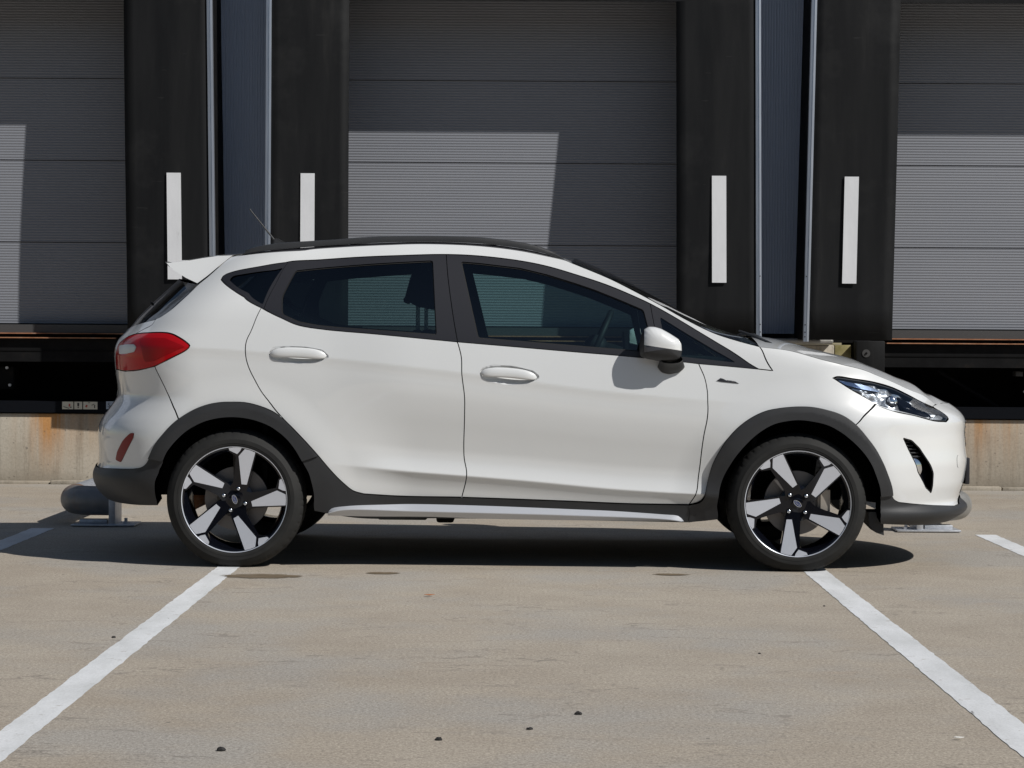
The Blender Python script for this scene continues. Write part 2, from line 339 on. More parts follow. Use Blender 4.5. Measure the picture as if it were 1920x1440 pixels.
# ------------------------------------------------------------------ the loading docks
YW,YF,YD,YB=5.46,5.08,5.64,5.59
bld=empty('warehouse_wall',(0,YB,0)); tag(bld,'dark blue ribbed metal warehouse wall between and above the dock doors','wall')
def ribbed_v(name,x0,x1,z0,z1,y,pitch,dep,m,parent):
    V=[];F=[]; n=int(round((x1-x0)/pitch)); xs=[]
    for i in range(n):
        a=x0+i*pitch; xs+=[(a,0),(a+pitch*.62,0),(a+pitch*.72,dep),(a+pitch*.9,dep)]
    xs.append((x1,0))
    for x,d in xs: V+=[(x,y+d,z0),(x,y+d,z1)]
    for i in range(len(xs)-1): F.append((2*i,2*i+2,2*i+3,2*i+1))
    return mesh(name,V,F,m,parent)
for x0,x1 in ((-2.45,-1.30),(1.20,2.25)):
    ribbed_v('cladding_panel',x0,x1,1.06,5.2,0,.0185,.005,'wall_cladding',bld)
ribbed_v('cladding_panel',-7,7,5.2,7.5,0,.037,.006,'wall_cladding',bld)
for a,b in ((-9,-5.75),(5.45,9)): ribbed_v('cladding_panel',a,b,1.06,7.5,0,.037,.006,'wall_cladding',bld)
box('floor_beam',(-9,.02,1.0),(9,.5,1.06),'dark_steel',bld)
BAYS=((-3.70,-.045,'left'),(-.075,-.012,'middle'),(3.50,.045,'right'))
HW=1.63
for bi,(bx,lean,nm) in enumerate(BAYS):
    # sectional door: every panel and the ribs on it are real
    d=empty('sectional_door',(bx,YD,1.095)); tag(d,'dark grey sectional overhead door of the %s loading dock, partly sunlit'%nm,'dock door',group='overhead doors of the docks')
    pitch=.5655
    for k in range(5):
        z0=k*pitch; V=[];F=[]; prof=[]; nr=30; rp=(pitch-.008)/nr
        prof.append((z0+.000,.014)); prof.append((z0+.0025,.001))
        for i in range(nr):
            a=z0+.004+i*rp
            prof+=[(a+rp*.06,-.0010),(a+rp*.50,.0010),(a+rp*.62,.0010),(a+rp*.97,-.0010)]
        prof+=[(z0+pitch-.0035,.002),(z0+pitch-.001,.012)]
        for z,dd in prof: V+=[(-1.42,dd,z),(1.42,dd,z)]
        for i in range(len(prof)-1): F.append((2*i,2*i+1,2*i+3,2*i+2))
        mesh('door_panel',V,F,'door_steel',d)
    box('door_backing',(-1.44,.03,-.05),(1.44,.07,pitch*5+.05),'pit_black',d)
    box('bottom_seal',(-1.42,-.004,-.022),(1.42,.02,.003),'black_rubber',d)
    # shelter
    s=empty('dock_shelter',(bx,YF+(.02 if nm=='left' else 0),1.02)); tag(s,'black rubber dock shelter curtains framing the %s loading dock door'%nm,'dock shelter',group='dock shelters')
    H=4.0-1.02
    inner={'left':(-1.10,1.055),'middle':(-1.095,1.085),'right':(-1.055,1.1)}[nm]
    ln=lambda z: lean*z/2.25
    tilt={'left':.035,'middle':.055,'right':.035}[nm]
    fy=lambda z: tilt*(z-1.42)
    for sd in (0,1):
        xi=inner[sd]; xo=-HW if sd==0 else HW
        n=14; V=[];F=[]; rnd=random.Random(bi*7+sd); ph=rnd.uniform(0,6)
        a,b=(xo,xi)
        nx=8
        for j in range(nx+1):
            for i in range(n+1):
                z=H*i/n; u=j/nx; x=a+(b-a)*u+ln(z); y=tilt*(z-1.42)+.012*math.sin(z*2.1+ph+u)*u+.010*u*u*math.sin(z*.9+ph)
                V.append((x,y,z))
        for j in range(nx):
            for i in range(n):
                q=(j*(n+1)+i,(j+1)*(n+1)+i,(j+1)*(n+1)+i+1,j*(n+1)+i+1); F.append(q if sd==0 else q[::-1])
        c=mesh('side_curtain',V,F,'black_rubber',s,smooth=True); md=c.modifiers.new('thick','SOLIDIFY'); md.thickness=.006; md.offset=-1
        # aluminium edge profile with a groove, and the side wall of the shelter
        sg=1 if sd else -1
        V=[];F=[]; prof=[(-.018*sg,.0),(-.018*sg,-.010),(-.004*sg,-.012),(-.003*sg,-.006),(.004*sg,-.006),(.005*sg,-.012),(.018*sg,-.010),(.018*sg,.03)]
        for z in (0,H):
            for px_,py_ in prof: V.append((xo+px_+ln(z),py_+fy(z),z-.012))
        npf=len(prof)
        for i in range(npf-1): F.append((i,i+1,npf+i+1,npf+i))
        mesh('edge_profile',V,F,'aluminium',s)
        for zz in (.02,.05,.10,.42): cyl('screw',(xo+.008*sg+ln(zz),fy(zz)-.013,zz),(xo+.008*sg+ln(zz),fy(zz)-.009,zz),.004,'dark_steel',s,10)
        V=[(xo+.014*sg,fy(0)+.03,0),(xo+.014*sg+ln(H),fy(H),H),(xo+.014*sg+ln(H),YB-YF-.004,H),(xo+.014*sg,YB-YF-.004,0)]
        V2=[(x-.012*sg,y,z) for x,y,z in V]
        mesh('side_wall',V+V2,[(0,1,2,3),(7,6,5,4),(0,4,5,1),(1,5,6,2),(2,6,7,3),(3,7,4,0)],'dark_steel',s)
        mk={'left':(1.302,1.399),'middle':(-1.407,-1.314),'right':(-1.397,-1.302)}[nm]
        m0={0:{'left':(-1.40,-1.305),'middle':(-1.413,-1.320),'right':(-1.400,-1.306)},1:{'left':(1.332,1.426),'middle':(1.320,1.415),'right':(1.30,1.395)}}[sd][nm]
        z0,z1=1.395-1.02,2.105-1.02
        V=[(m0[0]+ln(z0),fy(z0)-.012,z0),(m0[1]+ln(z0),fy(z0)-.012,z0),(m0[1]+ln(z1),fy(z1)-.012,z1),(m0[0]+ln(z1),fy(z1)-.012,z1)]
        V2=[(x,y+.006,z) for x,y,z in V]
        mesh('white_guide_mark',V+V2,[(0,1,2,3),(7,6,5,4),(0,4,5,1),(1,5,6,2),(2,6,7,3),(3,7,4,0)],'white_marker',s)
    box('head_curtain',(-HW+.01,.05,3.270-1.02),(HW-.01,.056,H),'black_rubber',s)
    box('roof_sheet',(-HW,0,H),(HW,YB-YF,H+.01),'dark_steel',s)
    # leveller under the door
    lv=empty('dock_leveller',(bx,YW,1.0)); tag(lv,'dark steel dock leveller with rusty lip edges below the %s door'%nm,'dock leveller',group='dock levellers')
    a,b=-1.04,1.03
    box('rubber_sill',(a,.10,.034),(b,.28,.090),'leveller_grey',lv)
    box('platform_edge',(a+.005,.085,.026),(b-.005,.30,.0335),'rusty_steel',lv)
    box('lip_plate',(a+.02,.02,-.004),(b-.13,.12,.003),'rusty_steel',lv)
    box('front_beam',(a,.06,-.165),(b,.12,-.007),'dark_steel',lv)
    box('cross_member',(a,.055,-.092),(b,.0595,-.088),'pit_black',lv)
    box('lower_beam',(a,-.02,-.512),(b,.10,-.435),'dark_blue_steel',lv)
    cyl('support_strut',(-.62,.30,-.19),(-.20,.30,-.44),.014,'dark_steel',lv,12)
    box('pump_housing',(.02,.20,-.36),(.16,.38,-.20),'dark_steel',lv,.01)
    box('valve_box',(-.10,.19,-.225),(-.05,.30,-.19),'leveller_grey',lv,.004)
    for q in ((-.04,-.33),(.14,-.33),(.12,-.21)): cyl('pipe_fitting',(q[0],.19,q[1]),(q[0],.17,q[1]),.010,'galvanised',lv,12)
    box('pit_back',(a-.2,.62,-.60),(b+.2,.66,.10),'pit_black',lv)
    box('pit_floor',(a-.2,.10,-.60),(b+.2,.62,-.515),'pit_black',lv)
    # rubber buffers with bolts
    for sg,x0,x1 in ((-1,-1.245,-1.05),(1,1.04,1.235)):
        bf=empty('dock_buffer',(bx+(x0+x1)/2,YW,.9)); tag(bf,'black rubber dock buffer with round bolt, %s side of the %s dock'%('left' if sg<0 else 'right',nm),'dock buffer',group='dock buffers')
        w=(x1-x0)/2
        box('rubber_block',(-w,-.09,-.13),(w,.04,.115),'black_rubber',bf,.008)
        cyl('bolt_washer',(-.03,-.095,.03),(-.03,-.088,.03),.027,'leveller_grey',bf,20); cyl('bolt_head',(-.03,-.102,.03),(-.03,-.094,.03),.008,'dark_steel',bf,6)
        box('steel_plate',(-w-.003,.04,-.30),(w+.003,.06,.11),'dark_steel',bf)
# pictogram stickers on the left leveller's beam
st=tag(empty('warning_sticker',(-2.93-.113,YW-.0235,.538)),'row of pale pictogram warning stickers on the beam below the left door','sticker')
for i,(x0,x1) in enumerate(((-.113,-.037),(-.030,.024),(.031,.128))):
    s0=box('sticker_panel',(x0,0,-.026),(x1,.003,.026),'sticker_white',st)
    cx=(x0+x1)/2
    def fig(px_,pz,w,h,m,rot=0):
        box('pictogram',(px_-w/2,-.0015,pz-h/2),(px_+w/2,-.0003,pz+h/2),m,s0,rot=Matrix.Rotation(rot,3,'Y'))
    if i==0: fig(cx-.01,-.014,.04,.004,'sticker_black',.3); fig(cx+.012,.002,.010,.018,'sticker_red'); fig(cx+.02,-.012,.012,.006,'sticker_black')
    if i==1: fig(cx,.006,.012,.022,'sticker_black'); fig(cx,-.013,.008,.008,'sticker_black')
    if i==2: fig(cx-.026,-.004,.012,.016,'sticker_red',.4); fig(cx-.008,.019,.014,.004,'sticker_black'); fig(cx+.03,-.006,.006,.022,'sticker_black'); fig(cx+.018,.006,.020,.004,'sticker_black',-.5)
sl=tag(empty('letter_sticker',(-2.835,YW-.0235,.541)),'pale sticker with a letter S on the beam beside the rear bumper','sticker')
box('sticker_panel',(-.02,0,-.026),(.10,.003,.026),'sticker_blue',sl); text_mesh('lettering','S',.045,'sticker_black',sl,Matrix.Translation((.0,-.0012,0))@Matrix.Rotation(R(90),4,'X'),.0004)
# concrete front: low wall under each bay, taller piers between the bays
lw=mesh('x',[(0,0,0)],[],'dock_concrete'); bpy.data.objects.remove(lw)
def conc(name,x0,x1,z1,label,y0=YW,bev=.012,m='dock_concrete',dep=.9):
    o=box(name,(x0,0,-.02),(x1,dep,z1),m,None,bev,2); o.location=(0,y0,0); return tag(o,label,'wall')
for bi,(bx,lean,nm) in enumerate(BAYS): conc('concrete_base_wall',bx-1.262,bx+1.262,.482,'rust streaked low concrete wall below the %s dock door'%nm)
piers=[(-7.2,-4.965),(-2.435,-1.340),(1.190,2.235),(4.765,7.2)]
for i,(a,b) in enumerate(piers):
    o=conc('concrete_pier',a,b-(.115 if i==2 else 0),.985,['concrete pier at the far left of the docks','concrete pier between the left and middle docks','concrete pier between the middle and right docks','concrete pier at the far right of the docks'][i])
o=conc('mossy_corner_post',2.121,2.235,.985,'yellow green mossy concrete corner beside the black buffer',bev=.006,m='mossy_concrete')
o=box('stone_ledge',(1.20,-.10,0),(2.10,.2,.040),'leveller_grey',None,.016,3); o.location=(0,YW,.990); o.data.materials[0]=MATS['grey_pipe']; tag(o,'pale rounded ledge on top of the concrete pier','ledge')
kb=empty('footing_strip',(0,YW,0)); tag(kb,'broken concrete footing strip along the foot of the dock wall','kerb')
rnd=random.Random(4); x=-6.
while x<6:
    w=rnd.uniform(.35,.95); b_=box('footing_piece',(x,-.05-rnd.uniform(0,.025),-.01),(x+w-.008,.002,.018+rnd.uniform(0,.010)),'dock_concrete',kb,.008); x+=w
# wheel guides
def guide(x,sg,label,pm,ym):
    t=empty('wheel_guide',(x,2.10,0)); tag(t,label,'wheel guide',group='truck wheel guides')
    rb=.15; r=.077; zc=.133; pts=[]
    pts.append((0-.0,3.2,zc)); pts.append((0,.05+rb,zc))
    ex=[]
    for k in range(0,13):
        q=math.pi/2*k/12; ex.append((sg*(rb-rb*math.cos(q)),.05+rb-rb*math.sin(q),zc))
    run=[(0,3.32,zc),(0,2.2,zc),(0,1.2,zc),(0,.22,zc)]
    tube('straight_tube',run,r,ym,t,28)
    tube('end_bend',[(0,.235,zc)]+ex+[(sg*(rb+.075),.05,zc)],r*1.02,pm,t,28)
    x0=sg*(rb+.075); 
    lo=(min(x0,x0+sg*.036),-.05,.0); hi=(max(x0,x0+sg*.036),.15,.205)
    box('bracket_plate',lo,hi,'galvanised',t,.006)
    box('base_plate',(min(x0-sg*.20,x0+sg*.14),-.06,.004),(max(x0-sg*.20,x0+sg*.14),.16,.014),'galvanised',t,.002)
    cyl('anchor_bolt',(x0+sg*.085,0.0,.014),(x0+sg*.085,0.0,.045),.009,'galvanised',t,10); cyl('anchor_nut',(x0+sg*.085,0.0,.014),(x0+sg*.085,0.0,.026),.016,'galvanised',t,6)
    box('cross_foot',(min(x0-sg*.17,x0-sg*.02),.02,.014),(max(x0-sg*.17,x0-sg*.02),.10,.034),'galvanised',t,.003)
guide(-2.44,1,'dark worn steel wheel guide tube with rusty bend behind the rear bumper','worn_pipe','galvanised')
guide(2.36,-1,'grey steel wheel guide tube behind the front bumper','grey_pipe','galvanised')

# unseen shed added behind the camera: blocks low sky, darkens shade and reflections
ow=tag(empty('added_sky_blocker',(0,-62,0)),'long grey unseen block added behind the camera to cut ambient light','added light blocker')
box('wall',(-85,-12,0),(85,0,11.5),'sky_blocker_grey',ow); box('roof_edge',(-85.4,-12.4,11.5),(85.4,.4,12.3),'dark_steel',ow)
for k in range(-9,10): box('blocker_door',(k*9-1.8,.001,1.1),(k*9+1.8,.06,4.6),'door_steel',ow)
# ---- car body surface: S(a,z) -> (x, w, z); a is length along the waist, w the half width ----
def smooth(e0,e1,v):
    t=np.clip((v-e0)/(e1-e0),0,1); return t*t*(3-2*t)
class Body:
    # feature curves, car metres (x forward, z up)
    BELT=[(-1.5,1.30),(-1.3,1.263),(-1.204,1.195),(-1.133,1.153),(-.966,1.076),(-.777,1.054),(-.635,1.04),(-.264,1.007),(.015,.986),(.263,.966),(.464,.953),(.747,.924),(.994,.902),(1.07,.896)]
    SHOULDER=[(-1.9,.985),(-1.437,.974),(-1.082,.953),(-.822,.931),(-.538,.902),(-.231,.869),(.123,.824),(.358,.795),(.641,.769),(1.,.745)]
    CREASE=[(-1.2,.50),(-.725,.457),(-.489,.432),(-.229,.415),(.078,.392),(.432,.359),(.786,.341),(1.3,.32)]
    FTOP=[(.95,1.005),(1.088,.994),(1.207,.981),(1.326,.951),(1.446,.92),(1.565,.89),(1.661,.85),(1.744,.813),(1.833,.773),(1.95,.72),(2.1,.65)]
    XF=[(.1,2.0),(.19,2.03),(.215,2.085),(.24,2.125),(.258,2.13),(.285,2.082),(.33,2.095),(.37,2.11),(.47,2.125),(.53,2.115),(.60,2.11),(.66,2.115),(.69,2.095),(.72,2.06),(.75,2.01),(.80,1.975),(.9,1.93),(1.5,1.9)]
    XR=[(.1,-1.75),(.25,-1.89),(.27,-1.94),(.31,-1.98),(.35,-2.0),(.385,-2.005),(.415,-1.99),(.44,-1.98),(.50,-1.98),(.57,-1.985),(.61,-1.98),(.65,-1.96),(.695,-1.925),(.737,-1.895),(.76,-1.89),(.81,-1.895),(.87,-1.905),(.936,-1.91),(.973,-1.905),(1.01,-1.89),(1.048,-1.85),(1.118,-1.795),(1.185,-1.73),(1.242,-1.67),(1.307,-1.60),(1.36,-1.54),(1.45,-1.4)]
    LF,PF,LR,PR=.66,2.15,.50,2.3
    def __init__(s):
        I=lambda tab,v:np.interp(v,[p[0] for p in tab],[p[1] for p in tab])
        s.xs=np.arange(-2.2,2.2,.01); s.zs=np.arange(.05,1.6,.002)
        nx,nz=len(s.xs),len(s.zs); T=np.zeros((nx,nz))
        def gs(arr,sig):
            p=int(np.ceil(4*sig)); k=np.exp(-.5*(np.arange(-p,p+1)/sig)**2);k/=k.sum()
            return np.convolve(np.pad(arr,p,mode='edge'),k,'valid')
        g=lambda tab:gs(I(tab,s.xs),8)
        zb,zs_,zc,zf=g(s.BELT),g(s.SHOULDER),g(s.CREASE),g(s.FTOP)
        s.wb=np.zeros(nx)
        for i,x in enumerate(s.xs):
            kc=smooth(-.86,-.45,x)*(1-smooth(.80,1.05,x))      # crease strength
            ks=1-smooth(.45,.95,x)                              # shoulder strength
            b,sh,c=zb[i],zs_[i],zc[i]
            bq=min(b,1.10)
            sh=min(sh,bq-.05)
            N=[(.05,-16),(.20,-12),(c-.075,-9*kc-3),(c-.035,-21*kc-3),(c-.002,-32*kc-3),(c+.002,19*kc-1),(c+.035,14*kc-1),(c+.075,3*kc),(c+.115,-9*kc),
               ((c+.115+sh-.13)/2,-11*kc),(sh-.13,-6*kc+1*(1-kc)),(sh-.05,3.),(sh-.026,4-6*ks),(sh-.003,4-9*ks),(sh+.004,7.5),(bq-.01,9.5),(bq+.03,14),(1.18,20),(1.30,25),(1.38,30),(1.42,38),(1.455,55),(1.6,70)]
            zz=np.maximum.accumulate([p[0] for p in N])+np.arange(len(N))*1e-6
            t1=np.interp(s.zs,zz,[p[1] for p in N])
            f=zf[i]
            N=[(.05,-14),(.2,-9),(.30,-4),(.42,0),(.62,1),(.70,3),(f-.13,7),(f-.07,11),(f-.03,19),(f,33),(f+.03,50),(1.6,60)]
            zz=np.maximum.accumulate([p[0] for p in N])+np.arange(len(N))*1e-6
            t2=np.interp(s.zs,zz,[p[1] for p in N])
            k=smooth(.90,1.22,x)
            if s.xs[i]<1.22 and k>0:
                kk=np.where(s.zs>f+.01,0*s.zs,k)              # keep the pillar's own slope above the fender
            else: kk=k
            T[i]=gs(t1*(1-kk)+t2*kk,1.0)
        for j in range(nz): T[:,j]=gs(T[:,j],2.2)
        iz=np.argmin(abs(s.zs-.70))
        dw=-np.tan(np.radians(np.clip(T,-60,74)))*.002
        W=np.cumsum(dw,1); W-=W[:,iz:iz+1]
        plan=.850-.006*(s.xs/1.3)**2
        W=W+plan[:,None]
        X,Z=np.meshgrid(s.xs,s.zs,indexing='ij')
        for cx,am in ((-1.2465,.010),(1.2465,.014)):
            r=np.hypot(X-cx,Z-.302); W+=am*(1-smooth(.40,.56,r))*smooth(.2,.45,Z)
        s.W=np.maximum(W,.02)
        zq=s.zs
        s.xf=gs(I(s.XF,zq),6); s.xr=gs(I(s.XR,zq),6); s.zc=zc
        # cap tables: t(arc)
        s.tab={}
        for nm,L,p in (('f',s.LF,s.PF),('r',s.LR,s.PR)):
            u=np.linspace(0,np.pi/2,4001); t=np.sin(u)**(2/p); w=np.cos(u)**(2/p)
            al=np.concatenate([[0],np.cumsum(np.hypot(np.diff(t)*L,np.diff(w)*.85))])
            s.tab[nm]=(al,t,w)
        s.af0=2.06-s.LF; s.ar0=-1.93+s.LR      # where the caps begin on a
        s.amax=s.af0+s.tab['f'][0][-1]; s.amin=s.ar0-s.tab['r'][0][-1]
    def _W(s,x,z):
        fx=np.clip((x-s.xs[0])/.01,0,len(s.xs)-1.001); fz=np.clip((z-s.zs[0])/.002,0,len(s.zs)-1.001)
        i=fx.astype(int);j=fz.astype(int);u=fx-i;v=fz-j;W=s.W
        return (W[i,j]*(1-u)+W[i+1,j]*u)*(1-v)+(W[i,j+1]*(1-u)+W[i+1,j+1]*u)*v
    def S(s,a,z):
        a=np.asarray(a,float);z=np.asarray(z,float)
        xf=np.interp(z,s.zs,s.xf); xr=np.interp(z,s.zs,s.xr)
        # low part: front cap only below the bonnet line
        x=a.copy();c=np.ones_like(a)
        # side stretch between the caps
        x0f=xf-s.LF; x0r=xr+s.LR
        # front cap active only where z is low enough that the nose exists
        al,t,w=s.tab['f']; m=a>s.af0
        sF=np.where(m,np.interp(a-s.af0,al,t),0); cF=np.where(m,np.interp(a-s.af0,al,w),1)
        al,t,w=s.tab['r']; m2=a<s.ar0
        sR=np.where(m2,np.interp(s.ar0-a,al,t),0); cR=np.where(m2,np.interp(s.ar0-a,al,w),1)
        # blend of the side x so that x0f / x0r are met smoothly
        kf=np.clip((a-0.5)/(s.af0-.5),0,1)**2; kr=np.clip((-.4-a)/(-.4-s.ar0),0,1)**2
        dxf=(x0f-s.af0)*kf*(1-smooth(.86,1.0,z)); dxr=(x0r-s.ar0)*kr
        x=np.clip(a,s.ar0,s.af0)+dxf+dxr+s.LF*sF-s.LR*sR
        return x, s._W(x,z)*cF*cR, z
    def N(s,a,z):
        e=.003
        p=np.array(s.S(a+e,z))-np.array(s.S(a-e,z)); q=np.array(s.S(a,z+e))-np.array(s.S(a,z-e))
        n=np.cross(q.T,p.T); n*=-1
        n=np.cross(p.T,q.T)
        n/=np.linalg.norm(n,axis=-1,keepdims=True)+1e-12
        # outward = +w in the middle
        return np.where(((n[...,1]<0))[...,None],-n,n) if False else n
# ------------------------------------------------------------------ the car
body=Body(); AMIN,AMAX=body.amin,body.amax
car=empty('car',(-.025,.84,0),R(-.6)); tag(car,'white five-door hatchback with black cladding parked side-on before the docks','car')
def crom(P,h):
    P=[np.array(p,float) for p in P]
    if len(P)<3: pts=P
    else:
        Q=[2*P[0]-P[1]]+P+[2*P[-1]-P[-2]]; pts=[]
        for i in range(1,len(Q)-2):
            p0,p1,p2,p3=Q[i-1:i+3]
            t0=0;t1=t0+max(np.linalg.norm(p1-p0),1e-6)**.5;t2=t1+max(np.linalg.norm(p2-p1),1e-6)**.5;t3=t2+max(np.linalg.norm(p3-p2),1e-6)**.5
            for t in np.linspace(t1,t2,9)[:-1]:
                A1=(t1-t)/(t1-t0)*p0+(t-t0)/(t1-t0)*p1;A2=(t2-t)/(t2-t1)*p1+(t-t1)/(t2-t1)*p2;A3=(t3-t)/(t3-t2)*p2+(t-t2)/(t3-t2)*p3
                B1=(t2-t)/(t2-t0)*A1+(t-t0)/(t2-t0)*A2;B2=(t3-t)/(t3-t1)*A2+(t-t1)/(t3-t1)*A3
                pts.append((t2-t)/(t2-t1)*B1+(t-t1)/(t2-t1)*B2)
        pts.append(P[-1])
    pts=np.array(pts); s=np.concatenate([[0],np.cumsum(np.linalg.norm(np.diff(pts,axis=0),axis=1))]); n=max(1,int(round(s[-1]/h)))
    u=np.linspace(0,s[-1],n+1); return np.stack([np.interp(u,s,pts[:,0]),np.interp(u,s,pts[:,1])],1)
def outline(curves,h):
    out=[]
    for c in curves:
        q=crom(c,h)
        for p in q:
            if not out or np.linalg.norm(p-out[-1])>h*.35: out.append(p)
    if np.linalg.norm(out[0]-out[-1])<h*.35: out.pop()
    P=np.array(out); A=.5*np.sum(P[:,0]*np.roll(P[:,1],-1)-np.roll(P[:,0],-1)*P[:,1])
    return P if A>0 else P[::-1]
def chaikin(P,k=2,keep=.25):
    P=np.array(P,float)
    for _ in range(k):
        Q=np.roll(P,-1,0); P=np.stack([P*(1-keep)+Q*keep,P*keep+Q*(1-keep)],1).reshape(-1,2)
    return P
def closed_curve(P,h,k=2,cell=.022):
    P=np.array(P,float); Q=[]
    for i in range(len(P)):
        a,b=P[i],P[(i+1)%len(P)]; m=max(1,int(np.ceil(np.linalg.norm(b-a)/cell)))
        Q+=[a+(b-a)*j/m for j in range(m)]
    P=chaikin(np.array(Q),k); P=np.vstack([P,P[:1]]); s=np.concatenate([[0],np.cumsum(np.linalg.norm(np.diff(P,axis=0),axis=1))]); n=max(8,int(s[-1]/h))
    u=np.linspace(0,s[-1],n+1)[:-1]; P=np.stack([np.interp(u,s,P[:,0]),np.interp(u,s,P[:,1])],1)
    A=.5*np.sum(P[:,0]*np.roll(P[:,1],-1)-np.roll(P[:,0],-1)*P[:,1]); return P if A>0 else P[::-1]
def inset(P,d):
    a=P-np.roll(P,1,0); b=np.roll(P,-1,0)-P
    a/=np.linalg.norm(a,axis=1,keepdims=True)+1e-12; b/=np.linalg.norm(b,axis=1,keepdims=True)+1e-12
    na=np.stack([-a[:,1],a[:,0]],1); nb=np.stack([-b[:,1],b[:,0]],1); n=na+nb; l=np.linalg.norm(n,axis=1,keepdims=True)+1e-9; n/=l
    c=np.clip((n*na).sum(1,keepdims=True),.5,1); return P+n*d/c
def inpoly(pts,P):
    x,y=pts[:,0],pts[:,1]; r=np.zeros(len(pts),bool); x1,y1=P[:,0],P[:,1]; x2,y2=np.roll(x1,-1),np.roll(y1,-1)
    for i in range(len(P)):
        c=((y1[i]>y)!=(y2[i]>y)); 
        if c.any(): r^=c&(x<(x2[i]-x1[i])*(y-y1[i])/(y2[i]-y1[i]+1e-15)+x1[i])
    return r
def ptdist(pts,P):
    Q=np.roll(P,-1,0); d=np.full(len(pts),9.); 
    for i in range(len(P)):
        e=Q[i]-P[i]; t=np.clip(((pts-P[i])@e)/(e@e+1e-15),0,1); d=np.minimum(d,np.linalg.norm(pts-P[i]-t[:,None]*e,axis=1))
    return d
def crease_pts(P):
    a=np.arange(-.80,1.0,.007); x=body.S(a,np.full(len(a),.38))[0]; z=np.interp(x,body.xs,body.zc); Q=np.concatenate([np.stack([a,z+d],1) for d in (-.010,-.0035,.0035,.010)]); return Q
def triangulate(P,holes,h,extra=None):
    lo,hi=P.min(0),P.max(0); gx=np.arange(lo[0]+h*.5,hi[0],h); gz=np.arange(lo[1]+h*.43,hi[1],h*.866)
    G=np.array([(x+(h*.5 if j%2 else 0),z) for j,z in enumerate(gz) for x in gx]).reshape(-1,2)
    if len(G):
        m=inpoly(G,P)
        for H in holes: m&=~inpoly(G,H)
        G=G[m]; d=ptdist(G,P)
        for H in holes: d=np.minimum(d,ptdist(G,H))
        G=G[d>h*.5]
    if extra is not None:
        X=extra[inpoly(extra,P)]; X=X[ptdist(X,P)>h*.4]
        zl=np.interp(G[:,0],extra[:len(extra)//4,0],(extra[:len(extra)//4,1]+.010)); G=np.vstack([G[abs(G[:,1]-zl)>.016],X])
    loops=[P]+list(holes); V=[];E=[];rng=[]
    for Lp in loops:
        s=len(V); V+=[tuple(p) for p in Lp]; E+=[(s+i,s+(i+1)%len(Lp)) for i in range(len(Lp))]; rng.append((s,len(Lp)))
    V+=[tuple(p) for p in G]
    r=delaunay_2d_cdt([Vector(v) for v in V],E,[],0,1e-7)
    vs=np.array([tuple(v) for v in r[0]]); fs=np.array([tuple(f) for f in r[2] if len(f)==3])
    cen=vs[fs].mean(1); m=inpoly(cen,P)
    for H in holes: m&=~inpoly(cen,H)
    fs=fs[m]
    a=vs[fs[:,1]]-vs[fs[:,0]]; b=vs[fs[:,2]]-vs[fs[:,0]]; fl=(a[:,0]*b[:,1]-a[:,1]*b[:,0])<0; fs[fl]=fs[fl][:,::-1]
    return vs,fs,loops
def surf(a,z,off):
    """displaced surface point (x,w,z) and unit normal"""
    x,w,zz=body.S(a,z); n=-body_n(a,z); return np.stack([x,w,zz],1)+n*np.asarray(off).reshape(-1,1), n
def body_n(a,z):
    e=.0018; p=np.array(body.S(a+e,z))-np.array(body.S(a-e,z)); q=np.array(body.S(a,z+e))-np.array(body.S(a,z-e))
    n=np.cross(p.T,q.T); return n/(np.linalg.norm(n,axis=1,keepdims=True)+1e-12)
def offn(a,z,off):
    if not callable(off): return surf(a,z,np.full(len(a),off))
    e=.002; P,n0=surf(a,z,off(a,z))
    p=surf(a+e,z,off(a+e,z))[0]-surf(a-e,z,off(a-e,z))[0]; q=surf(a,z+e,off(a,z+e))[0]-surf(a,z-e,off(a,z-e))[0]
    n=-np.cross(p,q); n/=np.linalg.norm(n,axis=1,keepdims=True)+1e-12; return P,n
TRI={}
def panel(name,key,P,m,parent,holes=(),off=0.,h=.0105,flange=.014,gap=.0022,side='R',holegap=None):
    """a trimmed piece of the body surface; side R = near, L = far, B = both in one mesh"""
    if key not in TRI:
        Pi=inset(P,gap) if gap else P
        Hs=[H if holegap is None else inset(H,-holegap) for H in holes]
        vs,fs,loops=triangulate(Pi,Hs,h,crease_pts(Pi) if key in('rdoor','fdoor') else None); P3,n3=offn(vs[:,0],vs[:,1],off)
        rings=[]
        for Lp in loops:
            p,n=offn(Lp[:,0],Lp[:,1],off); rings.append((p,p-n*flange,n))
        TRI[key]=(P3,n3,fs,rings)
    P3,n3,fs,rings=TRI[key]
    V=[];F=[];LN=[]
    for sg in ({'R':(-1,),'L':(1,),'B':(-1,1)}[side]):
        k=len(V); T=np.array([1,sg,1]); V+=[tuple(v) for v in P3*T]; nn=n3*T
        for f in fs:
            f=tuple(int(i) for i in (f if sg<0 else f[::-1])); F.append(tuple(i+k for i in f)); LN+=[tuple(nn[i]) for i in f]
        if flange:
            for ri,(top,bot,n) in enumerate(rings):
                k=len(V); c=len(top); V+=[tuple(v) for v in top*T]+[tuple(v) for v in bot*T]; tt=top*T;bb=bot*T
                for i in range(c):
                    j=(i+1)%c; q=(k+i,k+c+i,k+c+j,k+j) 
                    if (ri>0): pass
                    if sg>0: q=q[::-1]
                    fn=np.cross(tt[j]-tt[i],bb[i]-tt[i]); fn=fn/(np.linalg.norm(fn)+1e-12)*(-1 if sg<0 else 1)
                    fn=-fn
                    F.append(q); LN+=[tuple(fn)]*4
    me=bpy.data.meshes.new(name); me.from_pydata(V,[],F); me.materials.append(MATS[m]); me.polygons.foreach_set('use_smooth',[True]*len(F))
    me.normals_split_custom_set(LN); o=bpy.data.objects.new(name,me); return link(o,parent)
